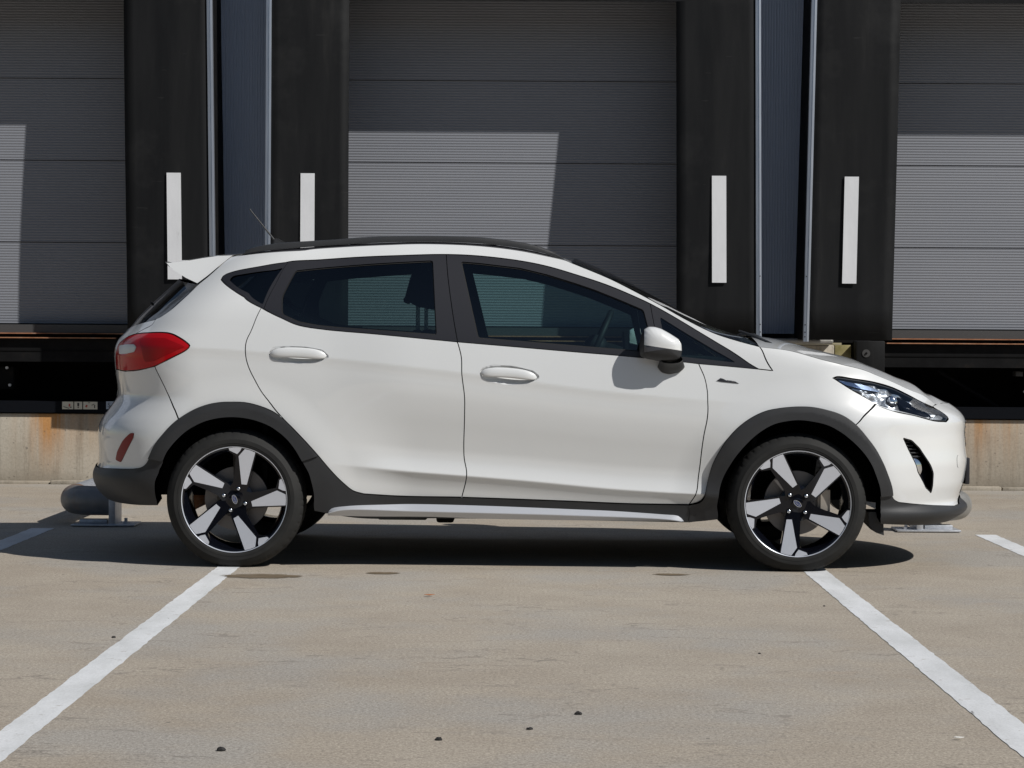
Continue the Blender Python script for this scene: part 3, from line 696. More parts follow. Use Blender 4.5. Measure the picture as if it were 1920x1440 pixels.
D={"arch_r_out":[[-1.5818,0.4794],[-1.5525,0.5346],[-1.504,0.5994],[-1.4709,0.6568],[-1.4404,0.6951],[-1.3971,0.7191],[-1.3421,0.7314],[-1.2808,0.7342],[-1.2178,0.7322],[-1.151,0.7185],[-1.0824,0.6953],[-1.026,0.665],[-0.9712,0.6181],[-0.9191,0.5642],[-0.8633,0.4985],[-0.8108,0.4348],[-0.7524,0.3754],[-0.7152,0.3442],[-0.6705,0.3298]],"arch_r_in":[[-1.5261,0.4331],[-1.5122,0.469],[-1.4914,0.512],[-1.4403,0.5717],[-1.3936,0.6195],[-1.3507,0.6483],[-1.3017,0.6629],[-1.2469,0.6681],[-1.1872,0.6638],[-1.1249,0.65],[-1.0622,0.6245],[-1.0022,0.5801],[-0.9643,0.5331],[-0.9311,0.4743],[-0.8939,0.4034],[-0.8804,0.3271],[-0.8975,0.2551]],"rbump_blacktop":[[-2.028,0.4171],[-1.8293,0.4232],[-1.6504,0.4317],[-1.6165,0.4402],[-1.5956,0.4576],[-1.5818,0.4794]],"rbump_low":[[-2.1635,0.295],[-2.1288,0.2626],[-1.8937,0.2713],[-1.7082,0.2705],[-1.5869,0.2735]],"rbump_in":[[-1.5869,0.2735],[-1.5617,0.2958],[-1.5351,0.3491],[-1.5239,0.4092],[-1.5261,0.4331]],"sill_top":[[-0.6705,0.3298],[-0.5142,0.3198],[-0.249,0.3169],[0.0192,0.3096],[0.2682,0.3021],[0.4932,0.2945],[0.7672,0.2924]],"arch_f_out":[[0.7672,0.2924],[0.8127,0.3078],[0.831,0.3328],[0.8383,0.3683],[0.848,0.4226],[0.8619,0.4751],[0.891,0.5349],[0.9287,0.5944],[0.9786,0.649],[1.0321,0.6845],[1.0994,0.7108],[1.166,0.7229],[1.2135,0.7279],[1.2647,0.7306],[1.323,0.7286],[1.3679,0.7173],[1.4042,0.6989],[1.4361,0.6617],[1.4889,0.6054],[1.5345,0.5395],[1.5631,0.4688],[1.5988,0.4045],[1.6313,0.3421],[1.6516,0.3201],[1.6818,0.3072]],"arch_f_in":[[0.8906,0.2321],[0.891,0.3216],[0.898,0.3811],[0.9176,0.4406],[0.9497,0.5003],[1.0014,0.5669],[1.0562,0.619],[1.1101,0.6523],[1.1663,0.6668],[1.222,0.6719],[1.2739,0.6653],[1.3247,0.6516],[1.3788,0.6214],[1.4355,0.5748],[1.479,0.5232],[1.5086,0.4644],[1.5438,0.3981],[1.5726,0.3383],[1.5764,0.2258]],"fbump_blacktop":[[1.6818,0.3072],[1.767,0.2971],[2.0119,0.2755],[2.0985,0.2702],[2.1785,0.2724]],"fbump_in":[[1.5726,0.3383],[1.5826,0.319],[1.588,0.2998],[1.5802,0.2808],[1.558,0.2621],[1.5549,0.243],[1.5764,0.2258],[1.5955,0.2158]],"fbump_low":[[1.5955,0.2158],[1.9193,0.2002],[2.3469,0.1259],[2.3985,0.06]],"silver_top":[[-0.8437,0.241],[-0.8215,0.2652],[-0.7483,0.2772],[-0.5735,0.2837],[-0.4559,0.2862],[-0.1588,0.2815],[0.2685,0.2683],[0.4345,0.2626],[0.6694,0.2478],[0.7201,0.2434],[0.7456,0.2194]],"silver_bot":[[0.7456,0.2194],[0.4944,0.2196],[0.079,0.2206],[-0.1588,0.2234],[-0.3373,0.2291],[-0.6363,0.2309],[-0.8449,0.2362]],"silver_fold":[[-0.8319,0.2555],[-0.7736,0.2677],[-0.4561,0.2621],[-0.1588,0.2573],[0.2687,0.249],[0.6699,0.2357],[0.7354,0.2266]],"win_top":[[-1.6349,1.2797],[-1.6478,1.2992],[-1.6245,1.3137],[-1.5242,1.3379],[-1.4251,1.3578],[-1.0459,1.3711],[-0.7585,1.3843],[-0.5349,1.3926],[-0.3221,1.399],[-0.1689,1.3929],[0.0109,1.3723],[0.1306,1.3489],[0.2621,1.3111],[0.4052,1.2639],[0.5239,1.2144],[0.595,1.1814],[0.7014,1.1226],[0.8193,1.0522],[0.9382,0.9821],[1.0511,0.9237],[1.1205,0.8958]],"win_bot":[[-1.6349,1.2797],[-1.6008,1.265],[-1.5258,1.236],[-1.413,1.1956],[-1.2507,1.1532],[-1.1061,1.1087],[-1.0019,1.0761],[-0.8663,1.0579],[-0.7887,1.0513],[-0.6383,1.0404],[-0.2633,1.0074],[0.0152,0.9856],[0.2631,0.966],[0.4638,0.9508],[0.753,0.9243],[0.8164,0.9176],[1.0296,0.9024],[1.1205,0.8958]],"gl_q":[[-1.5892,1.2771],[-1.5983,1.2966],[-1.4972,1.316],[-1.3611,1.3335],[-1.255,1.1675],[-1.3739,1.2006],[-1.5019,1.2409]],"gl_rd":[[-1.1977,1.3218],[-1.0103,1.3347],[-0.6722,1.3554],[-0.3784,1.3718],[-0.3534,1.0375],[-0.6395,1.0569],[-0.7909,1.0655],[-0.9036,1.0743],[-1.0067,1.0903],[-1.108,1.1229],[-1.167,1.2038]],"gl_fd":[[-0.2542,1.3678],[-0.1681,1.3612],[0.0113,1.3407],[0.1309,1.3126],[0.2622,1.2725],[0.3456,1.2443],[0.4644,1.1972],[0.5639,1.155],[0.5987,1.0153],[0.6082,0.9658],[0.263,0.9919],[-0.1716,1.0245]],"gl_ft":[[0.6349,1.1245],[0.76,1.0471],[0.8793,0.977],[0.994,0.9234],[0.7629,0.9456],[0.6705,0.9544]],"gap_q":[[-1.3825,1.3505],[-1.2928,1.2755],[-1.2582,1.2082],[-1.2334,1.1485]],"gap_b":[[-0.3221,1.399],[-0.3094,1.2949],[-0.2817,1.116],[-0.261,1.0074]],"gap_f":[[0.5926,1.179],[0.6018,1.1338],[0.6132,1.0745],[0.6317,0.9919],[0.6423,0.9378]],"gap_dd":[[-0.261,1.0074],[-0.2436,0.9392],[-0.2405,0.8639],[-0.2281,0.7627],[-0.228,0.6798],[-0.2303,0.5011],[-0.2175,0.4192],[-0.2395,0.317]],"gap_rq":[[-1.2507,1.1532],[-1.2367,1.0866],[-1.2253,1.0226],[-1.2164,0.9635],[-1.2053,0.9045],[-1.1818,0.8456],[-1.1438,0.7752],[-1.0839,0.7142],[-1.026,0.665]],"gap_df":[[0.8164,0.9176],[0.8465,0.8636],[0.8569,0.8002],[0.8536,0.7533],[0.8241,0.6048],[0.8033,0.4265],[0.7939,0.342],[0.7672,0.2924]],"gap_ap":[[1.0768,0.9948],[1.1241,0.9431],[1.2005,0.8892]],"roof_edge":[[-1.7618,1.3866],[-1.7125,1.3908],[-1.511,1.4092],[-0.9226,1.4306],[-0.6274,1.4416],[-0.4108,1.448],[-0.1703,1.4398],[0.0102,1.4188],[0.1303,1.3952],[0.2142,1.3763],[0.243,1.3643],[0.4053,1.2976],[0.5241,1.2383],[0.6426,1.1746],[0.7607,1.1087],[0.8786,1.0526],[0.9965,1.0155],[1.0768,0.9948]],"c_rear":[[-1.7618,1.3866],[-1.7446,1.337],[-1.7383,1.2928],[-1.7422,1.2611],[-1.7342,1.2051],[-1.7403,1.1446],[-1.7673,1.1109],[-1.7934,1.0988],[-1.7879,1.0747],[-1.8296,1.0553],[-1.8727,1.0334]],"tl":[[-1.8727,1.0334],[-1.7861,1.0385],[-1.6313,1.0392],[-1.5545,1.0206],[-1.4988,0.9972],[-1.477,0.9807],[-1.4869,0.9641],[-1.5586,0.9256],[-1.6452,0.8891],[-1.7542,0.8709],[-1.8902,0.8638]],"tl_left":[[-2.0815,0.8704],[-2.0737,0.9123],[-2.0566,0.9493],[-2.046,0.9788],[-1.9843,1.0037],[-1.9401,1.021]],"gap_rb":[[-1.6452,0.8891],[-1.6356,0.8679],[-1.625,0.8443],[-1.615,0.8207],[-1.6044,0.7972],[-1.593,0.7713],[-1.5761,0.7455],[-1.5461,0.7175],[-1.5133,0.6919],[-1.4709,0.6568]],"hood":[[1.0768,0.9948],[1.2011,0.9814],[1.3476,0.9515],[1.512,0.9214],[1.6783,0.8907],[1.7992,0.8499],[1.9043,0.8108],[2.0357,0.7679],[2.0552,0.7364]],"hl":[[1.5123,0.8578],[1.5351,0.8649],[1.6075,0.8556],[1.7026,0.8412],[1.8081,0.8144],[1.9071,0.7704],[1.9838,0.7261],[2.0034,0.6995],[2.0152,0.6776],[1.9715,0.6595],[1.8664,0.6668],[1.7578,0.6925],[1.6743,0.7122],[1.6407,0.7335],[1.6195,0.7687],[1.5613,0.8157]],"gap_fb":[[1.6384,0.7452],[1.5053,0.692],[1.4435,0.6523]],"fog":[[1.6719,0.5967],[1.7245,0.584],[1.7693,0.5474],[1.8561,0.4327],[1.8639,0.3892],[1.8737,0.3383],[1.8147,0.3672],[1.7451,0.4411],[1.709,0.5203]],"refl":[[-1.6633,0.5908],[-1.6866,0.5901],[-1.7404,0.5523],[-1.7906,0.5023],[-1.8068,0.4654],[-1.7594,0.4556],[-1.7178,0.5054],[-1.6671,0.5669]],"reflhouse":[[-1.9118,0.6083],[-1.7311,0.6125],[-1.6735,0.6048],[-1.6596,0.5885],[-1.6866,0.5901],[-1.7404,0.5523],[-1.8241,0.5659]],"towcap":[[2.1016,0.4754]],"badge":[[0.8971,0.8428],[0.9131,0.8452],[0.9275,0.8547],[0.9403,0.8501],[1.0061,0.841],[1.0153,0.8317]],"fuel":[[-1.3789,1.0027]],"handle_r":[[-1.1098,0.95],[-1.0911,0.9785],[-1.0355,0.9835],[-0.9448,0.9817],[-0.8635,0.9681],[-0.8333,0.9423],[-0.8379,0.9305],[-0.8815,0.9137],[-0.9712,0.906],[-1.0439,0.9103],[-1.0996,0.9288]],"handle_f":[[-0.1629,0.8762],[-0.1489,0.8951],[-0.102,0.9072],[-0.0147,0.903],[0.075,0.8824],[0.1034,0.859],[0.0988,0.8449],[0.0448,0.8234],[-0.0423,0.8181],[-0.1131,0.8247],[-0.1556,0.8433]]}
D={k:[tuple(p) for p in v] for k,v in D.items()}
rv=lambda c:list(c)[::-1]
def cut(c,i0,i1): return list(c)[i0:i1]
ROOF0=10   # index in roof_edge where the windscreen begins
# shared curves
wt=D['win_top']; wb=D['win_bot']
SEAM_R=((D['arch_r_out'][14],D['arch_r_in'][13]))
H1=.0105
# outlines of the painted side
fender_tip=D['gap_ap'][2]
quarter=outline([rv(D['gap_rb']),cut(D['tl'],0,9)[::-1],rv(D['c_rear']),D['roof_edge'],D['gap_ap'],[fender_tip,wt[-1]],rv(wt),wb[:5],D['gap_rq'],rv(D['arch_r_out'][3:12])],H1)
rdoor=outline([wb[4:11],D['gap_dd'],[D['gap_dd'][-1],D['sill_top'][2]],rv(D['sill_top'][:3]),rv(D['arch_r_out'][11:]),rv(D['gap_rq'])],H1)
fdoor=outline([wb[10:16],D['gap_df'],rv(D['sill_top'][2:]),[D['sill_top'][2],D['gap_dd'][-1]],rv(D['gap_dd'])],H1)
hlp=D['hl']
fender=outline([wb[15:],[wt[-1],fender_tip],rv(D['gap_ap']),D['hood'],[D['hood'][-1],hlp[6]],rv(hlp[:7]),[hlp[0],hlp[15],hlp[14],D['gap_fb'][0]],D['gap_fb'],rv(D['arch_f_out'][:18]),rv(D['gap_df'])],H1)
hood_c=[D['hood'][-1],(D['hood'][-1][0]+.10,.740),(2.30,.737),(AMAX,.735)]
zc_low=.285
fbump=outline([rv(D['gap_fb']),[D['gap_fb'][0],hlp[13],hlp[12],hlp[11],hlp[10],hlp[9]],[hlp[9],hlp[8],hlp[7]],[hlp[7],hlp[6],D['hood'][-1]],hood_c,[(AMAX,.735),(AMAX,.30)],[(AMAX,.30),(2.3,.295),D['fbump_blacktop'][-1]],rv(D['fbump_blacktop'][:-1]),rv(D['arch_f_out'][17:])],H1)
tlL=D['tl_left']
tl_top_l=[D['tl'][0],tlL[5],tlL[4],tlL[3],tlL[2],tlL[1],tlL[0]]
tail_low=[tlL[0],(tlL[0][0]-.08,.84),(-2.25,.70),(AMIN,.66)]
tailgate=outline([D['c_rear'][7:],tl_top_l,tail_low,[(AMIN,.66),(AMIN,1.055)],[(AMIN,1.055),(-2.15,1.06),(-1.9,1.085),D['c_rear'][7]]],H1*1.3)
rbump=outline([tail_low,[(AMIN,.66),(AMIN,.425)],[(AMIN,.425),(-2.2,.42),D['rbump_blacktop'][0]],D['rbump_blacktop'],D['arch_r_out'][:4],rv(D['gap_rb']),D['tl'][8:],[D['tl'][-1],tlL[0]]],H1)
rglass=outline([D['c_rear'][3:8],[D['c_rear'][7],(-1.9,1.085),(-2.15,1.06),(AMIN,1.055)],[(AMIN,1.055),(AMIN,1.30)],[(AMIN,1.30),(-2.2,1.295),D['c_rear'][3]]],H1*1.4)
lamp_r=outline([D['tl'],[D['tl'][-1],tlL[0]],rv(tl_top_l)],.010)
lamp_f=closed_curve(hlp,.008,1)
fogP=closed_curve(D['fog'],.008,2)
reflP=closed_curve(D['refl'],.006,2)
hr=closed_curve(D['handle_r'],.006,2); hf=closed_curve(D['handle_f'],.006,2)
# black trims
a0,a1=SEAM_R
arch_r=outline([D['arch_r_out'][:15],[a0,a1],rv(D['arch_r_in'][1:14]),[D['arch_r_in'][1],D['arch_r_out'][0]]],H1)
sill_bot=[D['arch_r_in'][-1],(-.70,.222),(-.3,.222),(.2,.219),(.6,.215),(D['sill_top'][-1][0],.213)]
sill=outline([D['arch_r_out'][14:],D['sill_top'],[D['sill_top'][-1],sill_bot[-1]],rv(sill_bot),rv(D['arch_r_in'][13:]),[a1,a0]],H1)
arch_f=outline([D['arch_f_out'][:23],[D['arch_f_out'][22],D['arch_f_in'][17]],rv(D['arch_f_in'][:18]),[D['arch_f_in'][0],sill_bot[-1]],[sill_bot[-1],D['arch_f_out'][0]]],H1)
flow=outline([D['arch_f_out'][22:],D['fbump_blacktop'],[D['fbump_blacktop'][-1],(2.3,.295),(AMAX,.30)],[(AMAX,.30),(AMAX,.19)],[(AMAX,.19),(2.35,.192),(2.1,.20),D['fbump_low'][1],D['fbump_in'][-1]],rv(D['fbump_in']),[D['fbump_in'][0],D['arch_f_out'][22]]],H1)
rlow=outline([[(AMIN,.425),(-2.2,.42),D['rbump_blacktop'][0]],D['rbump_blacktop'],[D['arch_r_out'][0],D['arch_r_in'][1]],rv(D['arch_r_in'][:2]),rv(D['rbump_in']),[D['rbump_in'][0],D['rbump_low'][3],(-1.89,.2713),(-2.05,.275),(AMIN,.285)],[(AMIN,.285),(AMIN,.425)]],H1)
# window bands
def idx_near(c,p): return int(np.argmin([np.hypot(c[i][0]-p[0],c[i][1]-p[1]) for i in range(len(c))]))
def dense(c): return [tuple(p) for p in crom(c,.006)]
WT,WB=dense(wt),dense(wb)
def seg(c,p,q):
    i,j=idx_near(c,p),idx_near(c,q); return c[i:j+1] if i<=j else c[j:i+1][::-1]
gq,gb,gf=D['gap_q'],D['gap_b'],D['gap_f']
E_=lambda p,c:c[idx_near(c,p)]
def band(top0,top1,left,right):
    tl_,tr_=top0,top1
    cs=[]
    if left is not None: cs.append([E_(left[0],WT)]+list(left[1:-1])+[E_(left[-1],WB)])
    b0=E_(left[-1],WB) if left is not None else WB[0]; b1=E_(right[-1],WB) if right is not None else WB[-1]
    cs.append(seg(WB,b0,b1))
    if right is not None: cs.append(([E_(right[0],WT)]+list(right[1:-1])+[E_(right[-1],WB)])[::-1])
    t1=E_(right[0],WT) if right is not None else WT[-1]; t0=E_(left[0],WT) if left is not None else WT[0]
    cs.append(seg(WT,t1,t0)); return outline(cs,.010)
glq=closed_curve(D['gl_q'],.010,2); glr=closed_curve(D['gl_rd'],.010,2); glf=closed_curve(D['gl_fd'],.010,2); glt=closed_curve(D['gl_ft'],.010,1)
band_q=band(0,0,None,gq); band_r=band(0,0,gq,gb); band_f=band(0,0,gb,gf); band_t=band(0,0,gf,None)
# cup of a door handle: a dish that is deepest low in its middle
def dish(P,depth):
    c=P.mean(0); rx=(P[:,0].max()-P[:,0].min())/2; rz=(P[:,1].max()-P[:,1].min())/2
    ang=math.atan2(P[np.argmax(P[:,0]),1]-P[np.argmin(P[:,0]),1],2*rx)
    def f(a,z):
        u=(a-c[0])/rx; v=(z-c[1]-(a-c[0])*math.tan(ang))/(rz*.86); return -depth*np.clip(1-u*u-v*v,0,1)**.7-.001
    return f,c,rx,rz,ang
PROTO=[]
def car_side(sd):
    sg=-1 if sd=='R' else 1
    pn=lambda *a,**k: panel(*a,side=sd,**k)
    q=pn('quarter_panel','quarter',quarter,'white_paint',car)
    fr=pn('quarter_window_frame','bq',band_q,'frame_black',car,holes=[glq],off=-.001,flange=.03,gap=.001); pn('window_glass','glq',glq,'dark_glass',fr,off=-.006,flange=0,gap=-.003,h=.04)
    # doors
    for nm,P,bd,gl,hd,key,gm in (('rear_door',rdoor,band_r,glr,hr,'r','rear_glass_tint'),('front_door',fdoor,band_f,glf,hf,'f','side_glass')):
        d=pn(nm,key+'door',P,'white_paint',car,holes=[hd]); 
        pn('window_frame',key+'band',bd,'frame_black',d,holes=[gl],off=-.001,flange=.035,gap=.0016)
        pn('window_seal',key+'seal',inset(gl,-.004),'seal_black',d,holes=[inset(gl,.0045)],off=-.006,flange=.004,gap=0,h=.02)
        pn('window_glass',key+'gl',gl,gm,d,off=-.008,flange=0,gap=-.003,h=.05)
        f,c,rx,rz,ang=dish(hd,.030)
        pn('handle_cup',key+'cup',hd,'white_paint',d,off=f,flange=0,gap=-.0008,h=.006)
        # grip
        n=30; k=16; V=[];F=[]
        for i in range(n+1):
            u=-1+2*i/n; a=c[0]+rx*.95*u; zz=c[1]+(a-c[0])*math.tan(ang)+.0095*(1-u*u)
            e=max(0.,1-abs(u)**4)**.5; hz=(.0205)*e+.0015; ht=.006*e+.0015; o0=.0115*(1-abs(u)**6)-.002
            for j in range(k):
                t=2*math.pi*j/k; 
                P3,_=surf(np.array([a]),np.array([zz+hz*math.sin(t)]),[o0+ht*math.cos(t)]); V.append((P3[0,0],sg*P3[0,1],P3[0,2]))
        for i in range(n):
            for j in range(k): F.append((i*k+j,i*k+(j+1)%k,(i+1)*k+(j+1)%k,(i+1)*k+j))
        bm=bmesh.new(); vv=[bm.verts.new(v) for v in V]
        for f_ in F: bm.faces.new([vv[i] for i in f_])
        from_bm('door_handle',bm,'white_paint',d,smooth=True)
        # inner lining seen through the opposite window
        pn('door_lining',key+'lin',inset(P,.02),'cabin_black',d,off=-.055,flange=0,gap=0,h=.06)
    fr=pn('corner_window_frame','bt',band_t,'frame_black',car,holes=[glt],off=-.001,flange=.03,gap=.001); pn('window_glass','glt',glt,'side_glass',fr,off=-.006,flange=0,gap=-.003,h=.04)
    fe=pn('front_fender','fender',fender,'white_paint',car)
    # badge on the fender
    bc=np.array(D['badge']); p,nn=surf(np.array([.906,.928,.950,1.0155,.999,.962,.955,.940,.9275,.916]),np.array([.8425,.8385,.8365,.8315,.8400,.8455,.8445,.8515,.8548,.8480]),[.0025]*10)
    V=[(x,sg*w,z) for x,w,z in p]; V2=[(x,sg*(w-.003),z) for x,w,z in p]; m_=len(V)
    bm=bmesh.new(); A=[bm.verts.new(v) for v in V]; B2=[bm.verts.new(v) for v in V2]; bm.faces.new(A); bm.faces.new(B2[::-1])
    for i in range(m_): bm.faces.new((A[i],B2[i],B2[(i+1)%m_],A[(i+1)%m_]))
    bg_=from_bm('badge',bm,'frame_black',fe)
    p,_=surf(np.array([.977]),np.array([.8405]),[.0030]); 
    text_mesh('badge_lettering','ACTIVE',.0085,'soft_chrome',bg_,Matrix.Translation((p[0,0],sg*p[0,1],p[0,2]))@(Matrix.Rotation(R(180),4,'Z') if sg>0 else Matrix())@Matrix.Rotation(R(90),4,'X')@Matrix.Rotation(R(-6),4,'Z'),.0002)
    # black trim
    def arch_off(cx):
        def f(a,z):
            x,_,_=body.S(a,z); r=np.hypot(x-cx,z-.302); return .0105+.007*np.clip((.455-r)/.05,0,1)
        return f
    pn('wheel_arch_trim','archr',arch_r,'black_plastic',car,off=arch_off(-1.2465),flange=.055,gap=.0006)
    pn('wheel_arch_trim','archf',arch_f,'black_plastic',car,off=arch_off(1.2465),flange=.055,gap=.0006)
    si=pn('sill_trim','sill',sill,'black_plastic',car,off=.0085,flange=.05,gap=.0006)
    # silver strip: upper face catches the light, lower face turns down
    up=crom(D['silver_top'],.02); n=len(up); top=up; 
    mid=crom(D['silver_fold'],.02); bot=crom(rv(D['silver_bot']),.02)
    V=[];F=[]; K=90; rs=lambda c:np.stack([np.interp(np.linspace(0,1,K),np.linspace(0,1,len(c)),c[:,0]),np.interp(np.linspace(0,1,K),np.linspace(0,1,len(c)),c[:,1])],1)
    t_,m__,b_=rs(up),rs(mid),rs(bot); rows=[(t_,.009),(t_,.011),(m__,.034),(m__-np.array([0,.003]),.0345),(b_,.012),(b_,.004)]
    for c,o in rows:
        p,_=surf(c[:,0],c[:,1],np.full(K,o)); V+=[(x,sg*w,z) for x,w,z in p]
    for r_ in range(len(rows)-1):
        for i in range(K-1):
            q=(r_*K+i,r_*K+i+1,(r_+1)*K+i+1,(r_+1)*K+i); F.append(q if sg>0 else q[::-1])
    mesh('silver_strip',V,F,'silver_trim',si,angle=20)
    # head lamp
    hl=pn('headlamp','hlb',lamp_f,'seal_black',car,holes=[inset(lamp_f,.0065)],off=-.004,flange=.035,gap=.0025,h=.010)
    def wav(a,z):
        return -.030+.010*np.sin(a*60+z*40)*np.cos(z*70-a*25)-.012*np.exp(-(((a-1.70)/.05)**2+((z-.775)/.03)**2))
    pn('reflector','hlr',inset(lamp_f,.002),'bright_reflector',hl,off=wav,flange=0,gap=0,h=.007)
    pn('lamp_bezel','hlbz',closed_curve([(1.8193, 0.7835), (1.8769, 0.7519), (1.9014, 0.7231), (1.9068, 0.6945), (1.876, 0.6833), (1.811, 0.6987), (1.7711, 0.7135), (1.7886, 0.7414)],.008,1),'gloss_black',hl,off=-.016,flange=.02,gap=0,h=.012)
    pn('lamp_strip','hlst',closed_curve([(1.5248, 0.8532), (1.6001, 0.8415), (1.6741, 0.8272), (1.735, 0.8056), (1.7163, 0.8011), (1.6384, 0.8132), (1.5684, 0.8298)],.006,1),'painted_blue_sheen',hl,off=-.014,flange=.012,gap=0,h=.01)
    pn('daylight_strip','hldl',closed_curve([(1.6365, 0.7476), (1.6855, 0.7191), (1.7675, 0.6994), (1.8754, 0.6762), (1.9521, 0.672), (1.9846, 0.6832), (1.9615, 0.6957), (1.9115, 0.6897), (1.8701, 0.6787), (1.7747, 0.704), (1.7081, 0.7236)],.006,1),'bright_reflector',hl,off=-.010,flange=.010,gap=0,h=.01)
    p,nn=surf(np.array([(1.7506, 0.7583)[0]]),np.array([(1.7506, 0.7583)[1]]),[-.016]); bm=bmesh.new(); bmesh.ops.create_uvsphere(bm,u_segments=24,v_segments=14,radius=.030); bmesh.ops.scale(bm,vec=(1,.6,1),verts=bm.verts); bmesh.ops.translate(bm,vec=(p[0,0],sg*p[0,1],p[0,2]),verts=bm.verts); from_bm('lamp_bulb_lens',bm,'chrome',hl,smooth=True)
    pn('lens','hll',inset(lamp_f,.004),'clear_lens',hl,off=.0005,flange=0,gap=0,h=.012)
    # fog lamp pocket
    fp=pn('fog_lamp_pocket','fogp',fogP,'gloss_black',car,holes=[inset(fogP,.006)],off=-.002,flange=.045,gap=-.001,h=.01)
    pn('pocket_floor','fogf',fogP,'gloss_black',fp,off=-.036,flange=0,gap=-.004,h=.02)
    for k in range(5):
        zz=.575-.016*k; aa=1.712+.010*k
        p,_=surf(np.linspace(aa-.03,aa+.035,8),np.full(8,zz),np.full(8,-.022)); tube('grille_bar',[(x,sg*w,z) for x,w,z in p],.0035,'black_plastic',fp,8)
    p,nn=surf(np.array([(1.7555, 0.4527)[0]]),np.array([(1.7555, 0.4527)[1]]),[-.034]); c0=Vector((p[0,0],sg*p[0,1],p[0,2])); nv=Vector((nn[0,0],sg*nn[0,1],nn[0,2]))
    bm=bmesh.new(); bmesh.ops.create_uvsphere(bm,u_segments=28,v_segments=14,radius=.052); bmesh.ops.scale(bm,vec=(1,1,.40),verts=bm.verts); bmesh.ops.rotate(bm,cent=(0,0,0),matrix=nv.to_track_quat('Z','Y').to_matrix(),verts=bm.verts); bmesh.ops.translate(bm,vec=c0,verts=bm.verts); from_bm('fog_lamp',bm,'chrome',fp,smooth=True)
    # tail lamp
    tl=pn('tail_lamp','tlb',lamp_r,'reflector_red',car,holes=[inset(lamp_r,.012)],off=-.001,flange=.03,gap=.0018,h=.010)
    def tw(a,z): return -.028+.008*np.sin(z*150+a*12)+.006*np.sin(a*70)
    pn('lamp_housing','tlh',lamp_r,'lamp_reflector_grey',tl,off=tw,flange=0,gap=0,h=.008)
    pn('lens','tll',lamp_r,'red_lens',tl,off=.0005,flange=0,gap=.004,h=.014)
    pn('inner_lens','tli',closed_curve([(-1.7815, 1.0168), (-1.617, 1.0154), (-1.5298, 0.9898), (-1.4979, 0.9782), (-1.5647, 0.9469), (-1.6494, 0.9128), (-1.7031, 0.9074), (-1.7292, 0.9644)],.007,1),'deep_red',tl,off=.0014,flange=.003,gap=0,h=.012)
    pn('reversing_lens','tlw',closed_curve([(-2.0019, 0.9791), (-1.8819, 0.9848), (-1.8013, 0.9854), (-1.7746, 0.9736), (-1.7853, 0.9519), (-1.8587, 0.9439), (-1.9692, 0.9403)],.007,1),'lamp_reflector_grey',tl,off=.0018,flange=.004,gap=0,h=.010)
    # rear reflector and its niche
    pn('rear_reflector','refl',reflP,'reflector_red',car,off=.002,flange=.01,gap=0,h=.01)
    # wheel housings
    for cx in (-1.2465,1.2465):
        V=[];F=[];n=40
        for i in range(n+1):
            t=math.pi*(i/n); x=cx+.372*math.cos(t); z=.302+.372*math.sin(t); V+=[(x,sg*.785,z),(x,sg*.58,z)]
        for i in range(n): F.append((2*i,2*i+1,2*i+3,2*i+2))
        k=len(V); V.append((cx,sg*.58,.302)); F+=[(2*i+1,k,2*i+3) for i in range(n)]
        mesh('wheel_housing',V,F,'liner_black',car)
    prism('mud_flap',[(1.57,.262),(1.635,.262),(1.640,.158),(1.605,.170),(1.575,.20)],sg*.58,sg*.765,'black_plastic',car)
    # roof rail
    rt=np.array([(-1.252, 1.394), (-1.234, 1.413), (-1.174, 1.433), (-1.084, 1.448), (-0.932, 1.459), (-0.799, 1.468), (-0.715, 1.476), (-0.473, 1.485), (-0.292, 1.484), (-0.111, 1.475), (0.07, 1.447), (0.159, 1.417), (0.215, 1.383)]); rb_=np.array([(-1.256, 1.386), (-1.053, 1.408), (-0.799, 1.429), (-0.606, 1.439), (-0.413, 1.445), (-0.171, 1.437), (0.01, 1.417), (0.13, 1.394), (0.215, 1.376)]); K=60; xs=np.linspace(-1.252,.215,K)
    ct=crom(rt,.01); cb=crom(rb_,.01); zt=np.interp(xs,ct[:,0],ct[:,1]); zb=np.interp(xs,cb[:,0],cb[:,1])
    zt[0]=zb[0]+.002; zt[-1]=zb[-1]+.002
    for nm,f0,f1,hw,m_,dy in (('roof_rail',.36,1.0,.019,'black_plastic',0),('rail_foot',-.35,.30,.024,'frame_black',.004)):
        V=[];F=[]; prof=[(-1,0),(-1,.55),(-.72,.9),(-.3,1),(.3,1),(.72,.9),(1,.55),(1,0)]
        for i in range(K):
            for (py,pz) in prof:
                z0=zb[i]+(zt[i]-zb[i])*f0; z1=zb[i]+(zt[i]-zb[i])*f1; V.append((xs[i],sg*(.612-dy)+hw*py,z0+(z1-z0)*pz))
        m2=len(prof)
        for i in range(K-1):
            for j in range(m2): F.append((i*m2+j,i*m2+(j+1)%m2,(i+1)*m2+(j+1)%m2,(i+1)*m2+j))
        F+=[tuple(range(m2)),tuple((K-1)*m2+j for j in range(m2))]
        bm=bmesh.new(); vv=[bm.verts.new(v) for v in V]
        for f_ in F: bm.faces.new([vv[i] for i in f_])
        from_bm(nm,bm,m_,car,angle=40)
    # door mirror
    mir=empty('door_mirror',(0,0,0),0,car)
    out=np.array([(.542,1.015),(.548,1.045),(.560,1.068),(.580,1.080),(.605,1.080),(.635,1.072),(.672,1.052),(.712,1.027),(.726,1.004),(.728,.970),(.722,.940),(.70,.931),(.66,.928),(.62,.930),(.585,.936),(.555,.943),(.543,.955),(.540,.985)])
    oc=closed_curve(out,.004,2); c=np.array([.635,1.0]); K=len(oc)
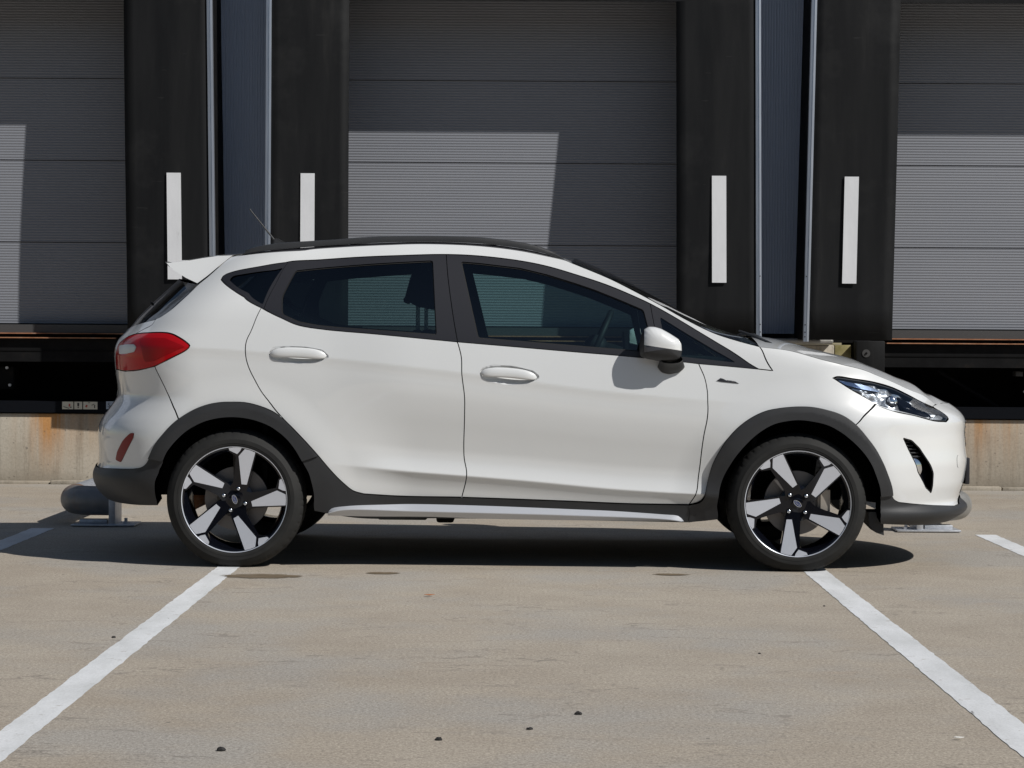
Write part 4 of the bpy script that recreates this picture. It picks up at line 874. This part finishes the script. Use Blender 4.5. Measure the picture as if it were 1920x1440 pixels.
    prof=[(.845,.60),(.852,.82),(.861,.93),(.874,.985),(.888,1.0),(.901,.985),(.912,.945),(.922,.88),(.930,.79),(.937,.67),(.942,.53),(.9455,.36),(.947,.18),(.9475,.05)]
    P=[]
    for y,s in prof:
        for p in oc: P.append((c[0]+(p[0]-c[0])*(s if p[0]>c[0] else (s+1)/2 if y<.905 else s),y,c[1]+(p[1]-c[1])*s))
    bm=bmesh.new(); vv=[bm.verts.new(p) for p in P]
    for r_ in range(len(prof)-1):
        for i in range(K): bm.faces.new((vv[r_*K+i],vv[r_*K+(i+1)%K],vv[(r_+1)*K+(i+1)%K],vv[(r_+1)*K+i]))
    bm.faces.new([vv[(len(prof)-1)*K+i] for i in range(K)]); bm.faces.new([vv[i] for i in range(K)][::-1])
    for co,no in (((.556,0,1.0),(.145,0,1)),((.60,0,.974),(-.16,0,1)),((.5605,0,0),(1,0,0))):
        bmesh.ops.bisect_plane(bm,geom=list(bm.verts)+list(bm.edges)+list(bm.faces),plane_co=co,plane_no=no)
    bmesh.ops.bisect_plane(bm,geom=list(bm.verts)+list(bm.edges)+list(bm.faces),plane_co=(0,.870,0),plane_no=(0,1,0))
    def cls(x,y,z):
        if x<.5605: return 'mirror_housing'
        if z>1.0-(x-.556)*.145: return 'mirror_cap'
        if z>.974+(x-.60)*.16 and y>.870: return 'mirror_lamp'
        return 'mirror_housing'
    bm.verts.ensure_lookup_table(); bm.verts.index_update()
    for nm,m_ in (('mirror_cap','white_paint'),('mirror_lamp','lamp_dark_reflection'),('mirror_housing','black_plastic')):
        b2=bm.copy(); bmesh.ops.delete(b2,geom=[f for f in b2.faces if cls(*f.calc_center_median())!=nm],context='FACES')
        for v in b2.verts: v.co.y*=sg
        from_bm(nm,b2,m_,mir,angle=45)
    bm.free()
    # foot of the mirror
    lo=closed_curve(np.array([(.618,.905),(.640,.872),(.675,.864),(.722,.874),(.748,.897),(.735,.925),(.68,.93)]),.006,2); hi_=closed_curve(np.array([(.628,.94),(.64,.922),(.68,.918),(.715,.922),(.733,.935),(.725,.95),(.68,.955)]),.006,2)
    def rsn(Pc,n=36):
        ang=np.arctan2(Pc[:,1]-Pc[:,1].mean(),Pc[:,0]-Pc[:,0].mean()); o=np.argsort(ang); t=np.linspace(-math.pi,math.pi,n+1)[:-1]
        return np.stack([np.interp(t,ang[o],Pc[o,0],period=2*math.pi),np.interp(t,ang[o],Pc[o,1],period=2*math.pi)],1)
    A,B2=rsn(lo),rsn(hi_); V=[];F=[]
    for u,y in ((0,.80),(.15,.845),(.5,.865),(.85,.885),(1,.91)):
        Q=A*(1-u)+B2*u; V+=[(p[0],sg*y,p[1]) for p in Q]
    for r_ in range(4):
        for i in range(36): F.append((r_*36+i,r_*36+(i+1)%36,(r_+1)*36+(i+1)%36,(r_+1)*36+i))
    bm=bmesh.new(); vv=[bm.verts.new(v) for v in V]
    for f_ in F: bm.faces.new([vv[i] for i in f_])
    from_bm('mirror_foot',bm,'black_plastic',mir,smooth=True)
    # front seat
    se=empty('front_seat',(-.30,sg*.36,.24),0,car)
    def sprof(nm,poly,hw,m_='cabin_black',bev=.03): prism(nm,poly,-hw,hw,m_,se,bev=bev,angle=50)
    sprof('backrest',[(-.06,.22),(-.13,.50),(-.195,.69),(-.225,.76),(-.205,.80),(-.14,.835),(-.055,.80),(-.02,.62),(.06,.36),(.10,.22)],.24)
    sprof('headrest',[(-.215,.955),(-.225,.945),(-.19,1.075),(-.165,1.115),(-.12,1.112),(-.098,1.06),(-.105,.93),(-.15,.92)],.13,bev=.012)
    sprof('cushion',[(-.02,.10),(.52,.14),(.54,.25),(.48,.28),(.05,.23),(-.05,.25)],.25)
    for dy in (-.06,.06): cyl('headrest_post',(-.165,dy,.80),(-.165,dy,.95),.006,'soft_chrome',se,8)
for sd in ('R','L'): car_side(sd)
# pieces that span the width
def wide(name,key,P,m,**k): return panel(name,key,P,m,car,side='B',**k)
fb=wide('front_bumper','fbump',fbump,'white_paint',holes=[fogP])
rb=wide('rear_bumper','rbump',rbump,'white_paint')
wide('front_lower_trim','flow',flow,'black_plastic',off=.006,flange=.05,gap=.0006)
wide('rear_lower_trim','rlow',rlow,'black_plastic',off=.006,flange=.05,gap=.0006)
tg=wide('tailgate','tailg',tailgate,'white_paint')
panel('rear_window','rglass',rglass,'dark_glass',tg,side='B',off=-.003,flange=.01,gap=.002)
def loft(name,rows,m,parent=car,flip=False,smooth=True):
    V=[];F=[]; n=len(rows[0])
    for r_ in rows: V+=[tuple(p) for p in r_]
    for i in range(len(rows)-1):
        for j in range(n-1): F.append((i*n+j,i*n+j+1,(i+1)*n+j+1,(i+1)*n+j))
    bm=bmesh.new(); vv=[bm.verts.new(v) for v in V]
    for f_ in F:
        try: bm.faces.new([vv[i] for i in f_])
        except ValueError: pass
    bmesh.ops.remove_doubles(bm,verts=bm.verts,dist=1e-5)
    return from_bm(name,bm,m,parent,smooth=smooth)
def edge3(c,h=.02,off=0):
    q=crom(c,h); p,_=surf(q[:,0],q[:,1],np.full(len(q),off)); return p
def across(E,crown,bulge=0,n=25,dz=0,dw=.003):
    rows=[]
    for i,(x,w,z) in enumerate(E):
        t=i/(len(E)-1); w=max(w-dw,0); cr=(crown(t,w) if crown.__code__.co_argcount==2 else crown(t)) if callable(crown) else crown
        rows.append([(x+bulge*(1-u*u),w*u,z+dz+cr*(1-abs(u)**2.4)) for u in np.linspace(-1,1,n)])
    return rows
hoodE=edge3(list(D['hood'])+hood_c[1:],.02)
loft('bonnet',across(hoodE,lambda t,w:.052*min(1,max(0,(w-.22)/.30))**1.2,n=33,dz=-.001),'white_paint')
wsE=edge3(D['roof_edge'][ROOF0:],.03,-.004)
loft('windscreen',across(wsE,lambda t:.042*(1-.2*t),.02,dz=.003),'side_glass')
rfE=edge3(D['roof_edge'][:ROOF0+1],.03,-.002)
loft('roof',across(rfE,.026,0),'white_paint')
loft('roof_lining',across(rfE,.022,0,dz=-.035),'cabin_black')
# cowl and wipers at the foot of the windscreen
cw=wsE[-1]; rows=[]
for x,z,k in ((1.0,1.025,.045),(1.10,1.002,.045),(1.16,.985,.045)): rows.append([(x+.02*(1-u*u),.77*u,z-.02+k*(1-u*u)) for u in np.linspace(-1,1,21)])
loft('cowl_panel',rows,'black_plastic')
tube('wiper',[(1.16,-.62,.995),(1.13,-.60,1.012),(1.09,-.40,1.040),(1.05,-.05,1.066)],[.010,.010,.007,.005],'black_plastic',car,10)
tube('wiper',[(1.17,.05,1.025),(1.13,.07,1.045),(1.09,.30,1.05),(1.05,.58,1.03)],[.010,.010,.007,.005],'black_plastic',car,10)
# spoiler over the rear window
sp=np.array([(0,0)]); rows=[]; cg=edge3(D['c_rear'][:4],.05)
for u in np.linspace(-1,1,25):
    k=1-u*u; r_=[]
    ring=[(-1.294,1.392),(-1.359,1.3895),(-1.43,1.379),(-1.505,1.3655),(-1.57,1.358),(-1.595,1.357),(-1.590,1.350),(-1.578,1.337),(-1.541,1.312),(-1.5,1.288),(-1.446,1.264),(-1.40,1.30),(-1.35,1.345),(-1.294,1.392)]
    for i,(x,z) in enumerate(ring):
        tip=np.clip((-x-1.30)/.29,0,1); wd=.597+.50*(1.392-z)-.10*(-1.294-x)
        r_.append((x-.075*k*tip,u*wd,z+.024*k*(1-tip*.2)))
    rows.append(r_)
capr=rows[0],rows[-1]
so=loft('roof_spoiler',rows,'white_paint',smooth=False); so.data.polygons.foreach_set('use_smooth',[True]*len(so.data.polygons)); so.data.set_sharp_from_angle(angle=R(32))
bm=bmesh.new(); bm.from_mesh(so.data)
for rr in capr: f_=bm.faces.new([bm.verts.new(p) for p in rr[:-1]]); bmesh.ops.triangulate(bm,faces=[f_])
bmesh.ops.remove_doubles(bm,verts=bm.verts,dist=1e-5); bmesh.ops.recalc_face_normals(bm,faces=bm.faces); bm.to_mesh(so.data); bm.free()
# aerial
prism('aerial_base',[(-1.19,1.40),(-1.185,1.470),(-1.175,1.496),(-1.165,1.498),(-1.13,1.478),(-1.09,1.462),(-1.07,1.40)],-.02,.02,'black_plastic',car,bev=.006)
tube('aerial_mast',[(-1.172,0,1.482),(-1.296,0,1.635)],[.0045,.003],'black_plastic',car,8)
# nose: grille, plate, tow cap
gr=panel('radiator_grille','grille',closed_curve([(2.34,.650),(AMAX-.0,.66),(AMAX-.0,.52),(2.40,.53),(2.33,.59)],.012,0),'gloss_black',car,side='B',off=.002,flange=.008,gap=0,h=.03)
for k in range(5):
    zz=.545+.026*k; aa=np.linspace(2.40-.008*k,AMAX,14); p,_=surf(aa,np.full(14,zz),np.full(14,.001)); q=[(x,-w,z) for x,w,z in p]+[(x,w,z) for x,w,z in p[::-1][1:]]
    tube('grille_bar',q,.004,'soft_chrome',gr,8)
panel('lower_grille','lgrille',closed_curve([(2.32,.42),(AMAX,.43),(AMAX,.31),(2.34,.315)],.012,0),'liner_black',car,side='B',off=.002,flange=.008,gap=0,h=.03)
box('front_plate',(2.1095,-.258,.364),(2.112,.258,.473),'plate_white',car,.001); box('plate_holder',(2.090,-.268,.357),(2.1105,.268,.480),'frame_black',car,.003)
tc=D['towcap'][0]; t=np.linspace(0,2*math.pi,28,endpoint=False)
panel('tow_cap','tow',np.stack([tc[0]+.030*np.cos(t),tc[1]+.029*np.sin(t)],1),'white_paint',car,side='R',off=.0015,flange=.006,gap=0,h=.012)
panel('rear_plate','rplate',closed_curve([(AMIN,.85),(AMIN,.74),(AMIN+.26,.74),(AMIN+.26,.85)],.012,0),'plate_white',car,side='B',off=.003,flange=.005,gap=0,h=.03)
tube('rear_wiper',[(-1.80,0,1.09),(-1.72,-.12,1.16),(-1.70,-.40,1.18)],[.012,.008,.005],'black_plastic',car,10)
cyl('wiper_pivot',(-1.84,-.02,1.066),(-1.80,-.02,1.085),.018,'black_plastic',car,14)
# underbody and mechanical parts glimpsed below the sill
prism('floor_pan',[(-1.62,.30),(-1.55,.40),(-.95,.36),(-.88,.235),(.85,.215),(.93,.36),(1.55,.36),(1.74,.26),(1.74,.40),(1.5,.55),(-1.5,.55),(-1.85,.45),(-1.85,.32)],-.62,.62,'liner_black',car)
box('sill_core',(-.86,-.74,.235),(.86,-.60,.40),'liner_black',car); box('sill_core',(-.86,.60,.235),(.86,.74,.40),'liner_black',car)
box('jacking_point',(-.62,-.70,.205),(-.40,-.60,.24),'liner_black',car,.008); box('jacking_point',(-.36,-.66,.190),(-.28,-.58,.24),'liner_black',car,.012)
tube('exhaust_pipe',[(.6,-.10,.205),(.1,-.12,.20),(-.4,-.15,.205),(-.8,-.3,.25)],.028,'brake_steel',car,12)
tube('silencer',[(-1.52,-.52,.30),(-1.52,-.50,.30),(-1.52,.1,.30)],[.06,.085,.085],'rusty_steel',car,18)
tube('rear_axle',[(-1.2465,-.66,.29),(-1.15,-.45,.30),(-1.15,.45,.30),(-1.2465,.66,.29)],.03,'liner_black',car,10)
# cabin
ds=empty('dashboard',(.55,0,.60),0,car); prism('dash_body',[(-.02,.0),(-.05,.22),(.0,.31),(.10,.345),(.35,.345),(.52,.33),(.52,.0)],-.70,.70,'cabin_trim',ds,bev=.02)
prism('centre_screen',[(-.045,.33),(-.055,.46),(-.035,.462),(-.025,.33)],-.12,.10,'cabin_black',ds,bev=.004)
stw=empty('steering_wheel',(.375,.36,.985),0,car); pts=[]; tl_=Matrix.Rotation(R(-66),3,'Y')
for k in range(40):
    q=2*math.pi*k/40; v=tl_@Vector((.185*math.cos(q),.185*math.sin(q),0)); pts.append(v)
tube('wheel_rim',pts,.015,'cabin_trim',stw,12,closed=True)
for q in (0,180,90): v=tl_@Vector((.18*math.cos(R(q+90)),.18*math.sin(R(q+90)),0)); tube('wheel_spoke',[(0,0,0),v],.014,'cabin_trim',stw,8)
bm=bmesh.new(); bmesh.ops.create_uvsphere(bm,u_segments=16,v_segments=10,radius=.06); from_bm('wheel_boss',bm,'cabin_trim',stw,smooth=True)
cyl('steering_column',(0,0,0),(.25,0,-.08),.04,'cabin_black',stw,12)
rs=empty('rear_seat',(-.98,0,.30),0,car)
prism('bench_back',[(-.02,.16),(-.16,.62),(-.10,.70),(-.02,.66),(.10,.22)],-.62,.62,'cabin_black',rs,bev=.03); prism('bench_cushion',[(0,.06),(.46,.10),(.48,.20),(.42,.24),(.05,.20)],-.62,.62,'cabin_black',rs,bev=.03)
for y in (-.38,.38): prism('headrest',[(-.18,.70),(-.185,.80),(-.15,.83),(-.09,.82),(-.08,.71)],y-.13,y+.13,'cabin_black',rs,bev=.02)
prism('parcel_shelf',[(-1.60,.985),(-1.14,.965),(-1.14,.985),(-1.60,1.005)],-.60,.60,'cabin_black',car)
prism('rear_bulkhead',[(-1.14,.35),(-1.14,.97),(-1.12,.97),(-1.12,.35)],-.70,.70,'cabin_black',car)
prism('engine_bulkhead',[(1.04,.35),(1.08,.95),(1.10,.95),(1.06,.35)],-.74,.74,'cabin_black',car)
prism('interior_mirror',[(.40,1.27),(.395,1.33),(.41,1.335),(.425,1.275)],-.13,.10,'cabin_black',car,bev=.006)
# ------------------------------------------------------------------ wheels
def lathe(name,prof,m,parent,n=96,angle=30,mod=None):
    V=[];F=[];k=len(prof)
    for i in range(n):
        t=2*math.pi*i/n
        for j,(r,d) in enumerate(prof):
            if mod: r,d=mod(i,j,r,d)
            V.append((r*math.cos(t),-d,r*math.sin(t)))
    for i in range(n):
        for j in range(k-1): F.append((i*k+j,i*k+j+1,((i+1)%n)*k+j+1,((i+1)%n)*k+j))
    bm=bmesh.new(); vv=[bm.verts.new(v) for v in V]
    for f in F: bm.faces.new([vv[i] for i in f])
    return from_bm(name,bm,m,parent,angle=angle)
UK=.236/401
def depth(a,b): return -.030+.0235*(-40*a+378*b)/380/401
def flat(name,poly,lift,thick,m,parent,rot,n_sub=1):
    """polygon given in drawing units (x right, y down) laid on the dished wheel face"""
    c,s=math.cos(rot),math.sin(rot); pts=[]
    P=[]
    for i,(a,b) in enumerate(poly):
        a2,b2=poly[(i+1)%len(poly)]
        for k in range(4): P.append((a+(a2-a)*k/4,b+(b2-b)*k/4))
    bm=bmesh.new(); A=[];B2=[]
    for a,b in P:
        x,z=a*UK,-b*UK; r=math.hypot(x,z); x,z=x*c-z*s,x*s+z*c; d=depth(a,b)+lift
        A.append(bm.verts.new((x,-d,z))); B2.append(bm.verts.new((x,-(d-thick),z)))
    n=len(P)
    f=bm.faces.new(A); g=bm.faces.new(B2[::-1])
    for i in range(n): bm.faces.new((A[i],B2[i],B2[(i+1)%n],A[(i+1)%n]))
    bmesh.ops.triangulate(bm,faces=[f,g])
    return from_bm(name,bm,m,parent,angle=30)
def make_wheel(pos,rot,front):
    near=pos[1]<0
    w=empty('wheel',pos,0 if near else math.pi,car)
    RT=.309; prof=[(.228,-.016),(.234,-.004),(.241,-.003),(.243,-.001),(.256,.0),(.268,-.001),(.270,-.003),(.281,-.008),(.290,-.016),(.297,-.024),(.3035,-.034),(.306,-.046),(.3085,-.06),(.301,-.062),(.301,-.070),(.309,-.072),(.309,-.10),(.301,-.102),(.301,-.11),(.309,-.112),(.3085,-.15),(.306,-.165),(.297,-.186),(.281,-.202),(.256,-.208),(.228,-.192)]
    def tread(i,j,r,d):
        if 9<=j<=11 and i%6==0: r-=.003
        if 20<=j<=21 and i%6==0: r-=.003
        return r,d
    ty=lathe('tyre',prof,'tyre_rubber',w,280,28,tread)
    for v in ty.data.vertices:
        if v.co.z<-.3005: v.co.z=-.3005
        if v.co.z<-.25: v.co.y-=.0035*min(1,(-.25-v.co.z)/.05) if v.co.y>-.02 and v.co.y<.05 and False else 0
    lathe('sidewall_ring',[(.2500,.0004),(.2507,.0012),(.2517,.0012),(.2524,.0004)],'tyre_rubber',w,96)
    rim=lathe('rim',[(.2335,-.009),(.224,-.013),(.218,-.03),(.208,-.05),(.200,-.10),(.205,-.17),(.228,-.19)],'gloss_black',w,96)
    lathe('rim_edge',[(.2310,-.012),(.2322,-.0045),(.2350,-.0030),(.2365,-.0055),(.2360,-.014)],'machined_alloy',rim,120)
    FACE=[(-81,119),(-41,119),(-20,235),(-3,329),(-24,358),(-46,387),(-86,381),(-126,369)]
    FACE2=[(9,344),(69,366),(77,383),(30,393),(-22,397),(-12,372)]
    BODY=[(-70,30),(-92,105),(-112,240),(-137,372),(-96,386),(-40,396),(20,397),(88,384),(80,360),(18,326),(19,215),(24,130),(70,40),(0,-20)]
    for k in range(5):
        a=rot+2*math.pi*k/5
        sp_=flat('spoke',BODY,0,.028,'gloss_black',w,a)
        flat('spoke_face',FACE,.0022,.003,'machined_alloy',sp_,a); flat('spoke_face',FACE2,.0022,.003,'machined_alloy',sp_,a)
    lathe('hub',[(.0,-.026),(.040,-.0262),(.068,-.030),(.080,-.036),(.082,-.06)],'gloss_black',w,48,40)
    la=R(42) if front else R(70)
    for k in range(4):
        q=la+k*math.pi/2; x,z=.051*math.cos(q),.051*math.sin(q)
        cyl('nut_seat',(x,.0285,z),(x,.0245,z),.0125,'liner_black',w,18)
        nut=tube('wheel_nut',[(x,.03,z),(x,.018,z),(x,.0145,z),(x,.0125,z),(x,.0122,z)],[.0088,.0088,.0078,.0045,.001],'soft_chrome',w,14)
    cap=lathe('hub_cap',[(0,-.0212),(.018,-.0216),(.025,-.0232),(.0265,-.028)],'gloss_black',w,40,40)
    la2=R(-38) if front else R(-72)
    V=[];n=36; ring=[]
    def oval(nm,rx,ry,y,m_,rin=None):
        bm=bmesh.new(); o_=[]; i_=[]
        for i in range(n):
            t=2*math.pi*i/n; a,b=rx*math.cos(t),ry*math.sin(t); o_.append(bm.verts.new((a*math.cos(la2)-b*math.sin(la2),y,a*math.sin(la2)+b*math.cos(la2))))
            if rin:
                a,b=(rx-rin)*math.cos(t),(ry-rin)*math.sin(t); i_.append(bm.verts.new((a*math.cos(la2)-b*math.sin(la2),y,a*math.sin(la2)+b*math.cos(la2))))
        if rin:
            for i in range(n): bm.faces.new((o_[i],o_[(i+1)%n],i_[(i+1)%n],i_[i]))
        else: bm.faces.new(o_)
        ob=from_bm(nm,bm,m_,cap)
    oval('emblem_oval',.021,.0115,.0203,'logo_blue'); oval('emblem_rim',.021,.0115,.0198,'soft_chrome',.0026)
    text_mesh('emblem_script','Ford',.0145,'soft_chrome',cap,Matrix.Translation((0,.0198,0))@Matrix.Rotation(-la2,4,'Y')@Matrix.Rotation(R(90),4,'X'),.0003)
    lathe('brake_disc',[(.045,-.085),(.05,-.075),(.075,-.074),(.076,-.082),(.142,-.082),(.143,-.104),(.05,-.104)],'brake_steel',w,64)
    if front:
        V=[];F=[]; 
        bm=bmesh.new(); bmesh.ops.create_cube(bm,size=1); bmesh.ops.scale(bm,vec=(.055,.07,.12),verts=bm.verts); bmesh.ops.bevel(bm,geom=list(bm.edges),offset=.012,segments=2,affect='EDGES'); bmesh.ops.translate(bm,vec=(.122,.093,.01),verts=bm.verts); from_bm('brake_caliper',bm,'caliper_grey',w,angle=40)
make_wheel((1.2465,-.86,.302),0,True); make_wheel((-1.2465,-.86,.302),R(31),False)
make_wheel((1.2465,.86,.302),.4,True); make_wheel((-1.2465,.86,.302),1.1,False)
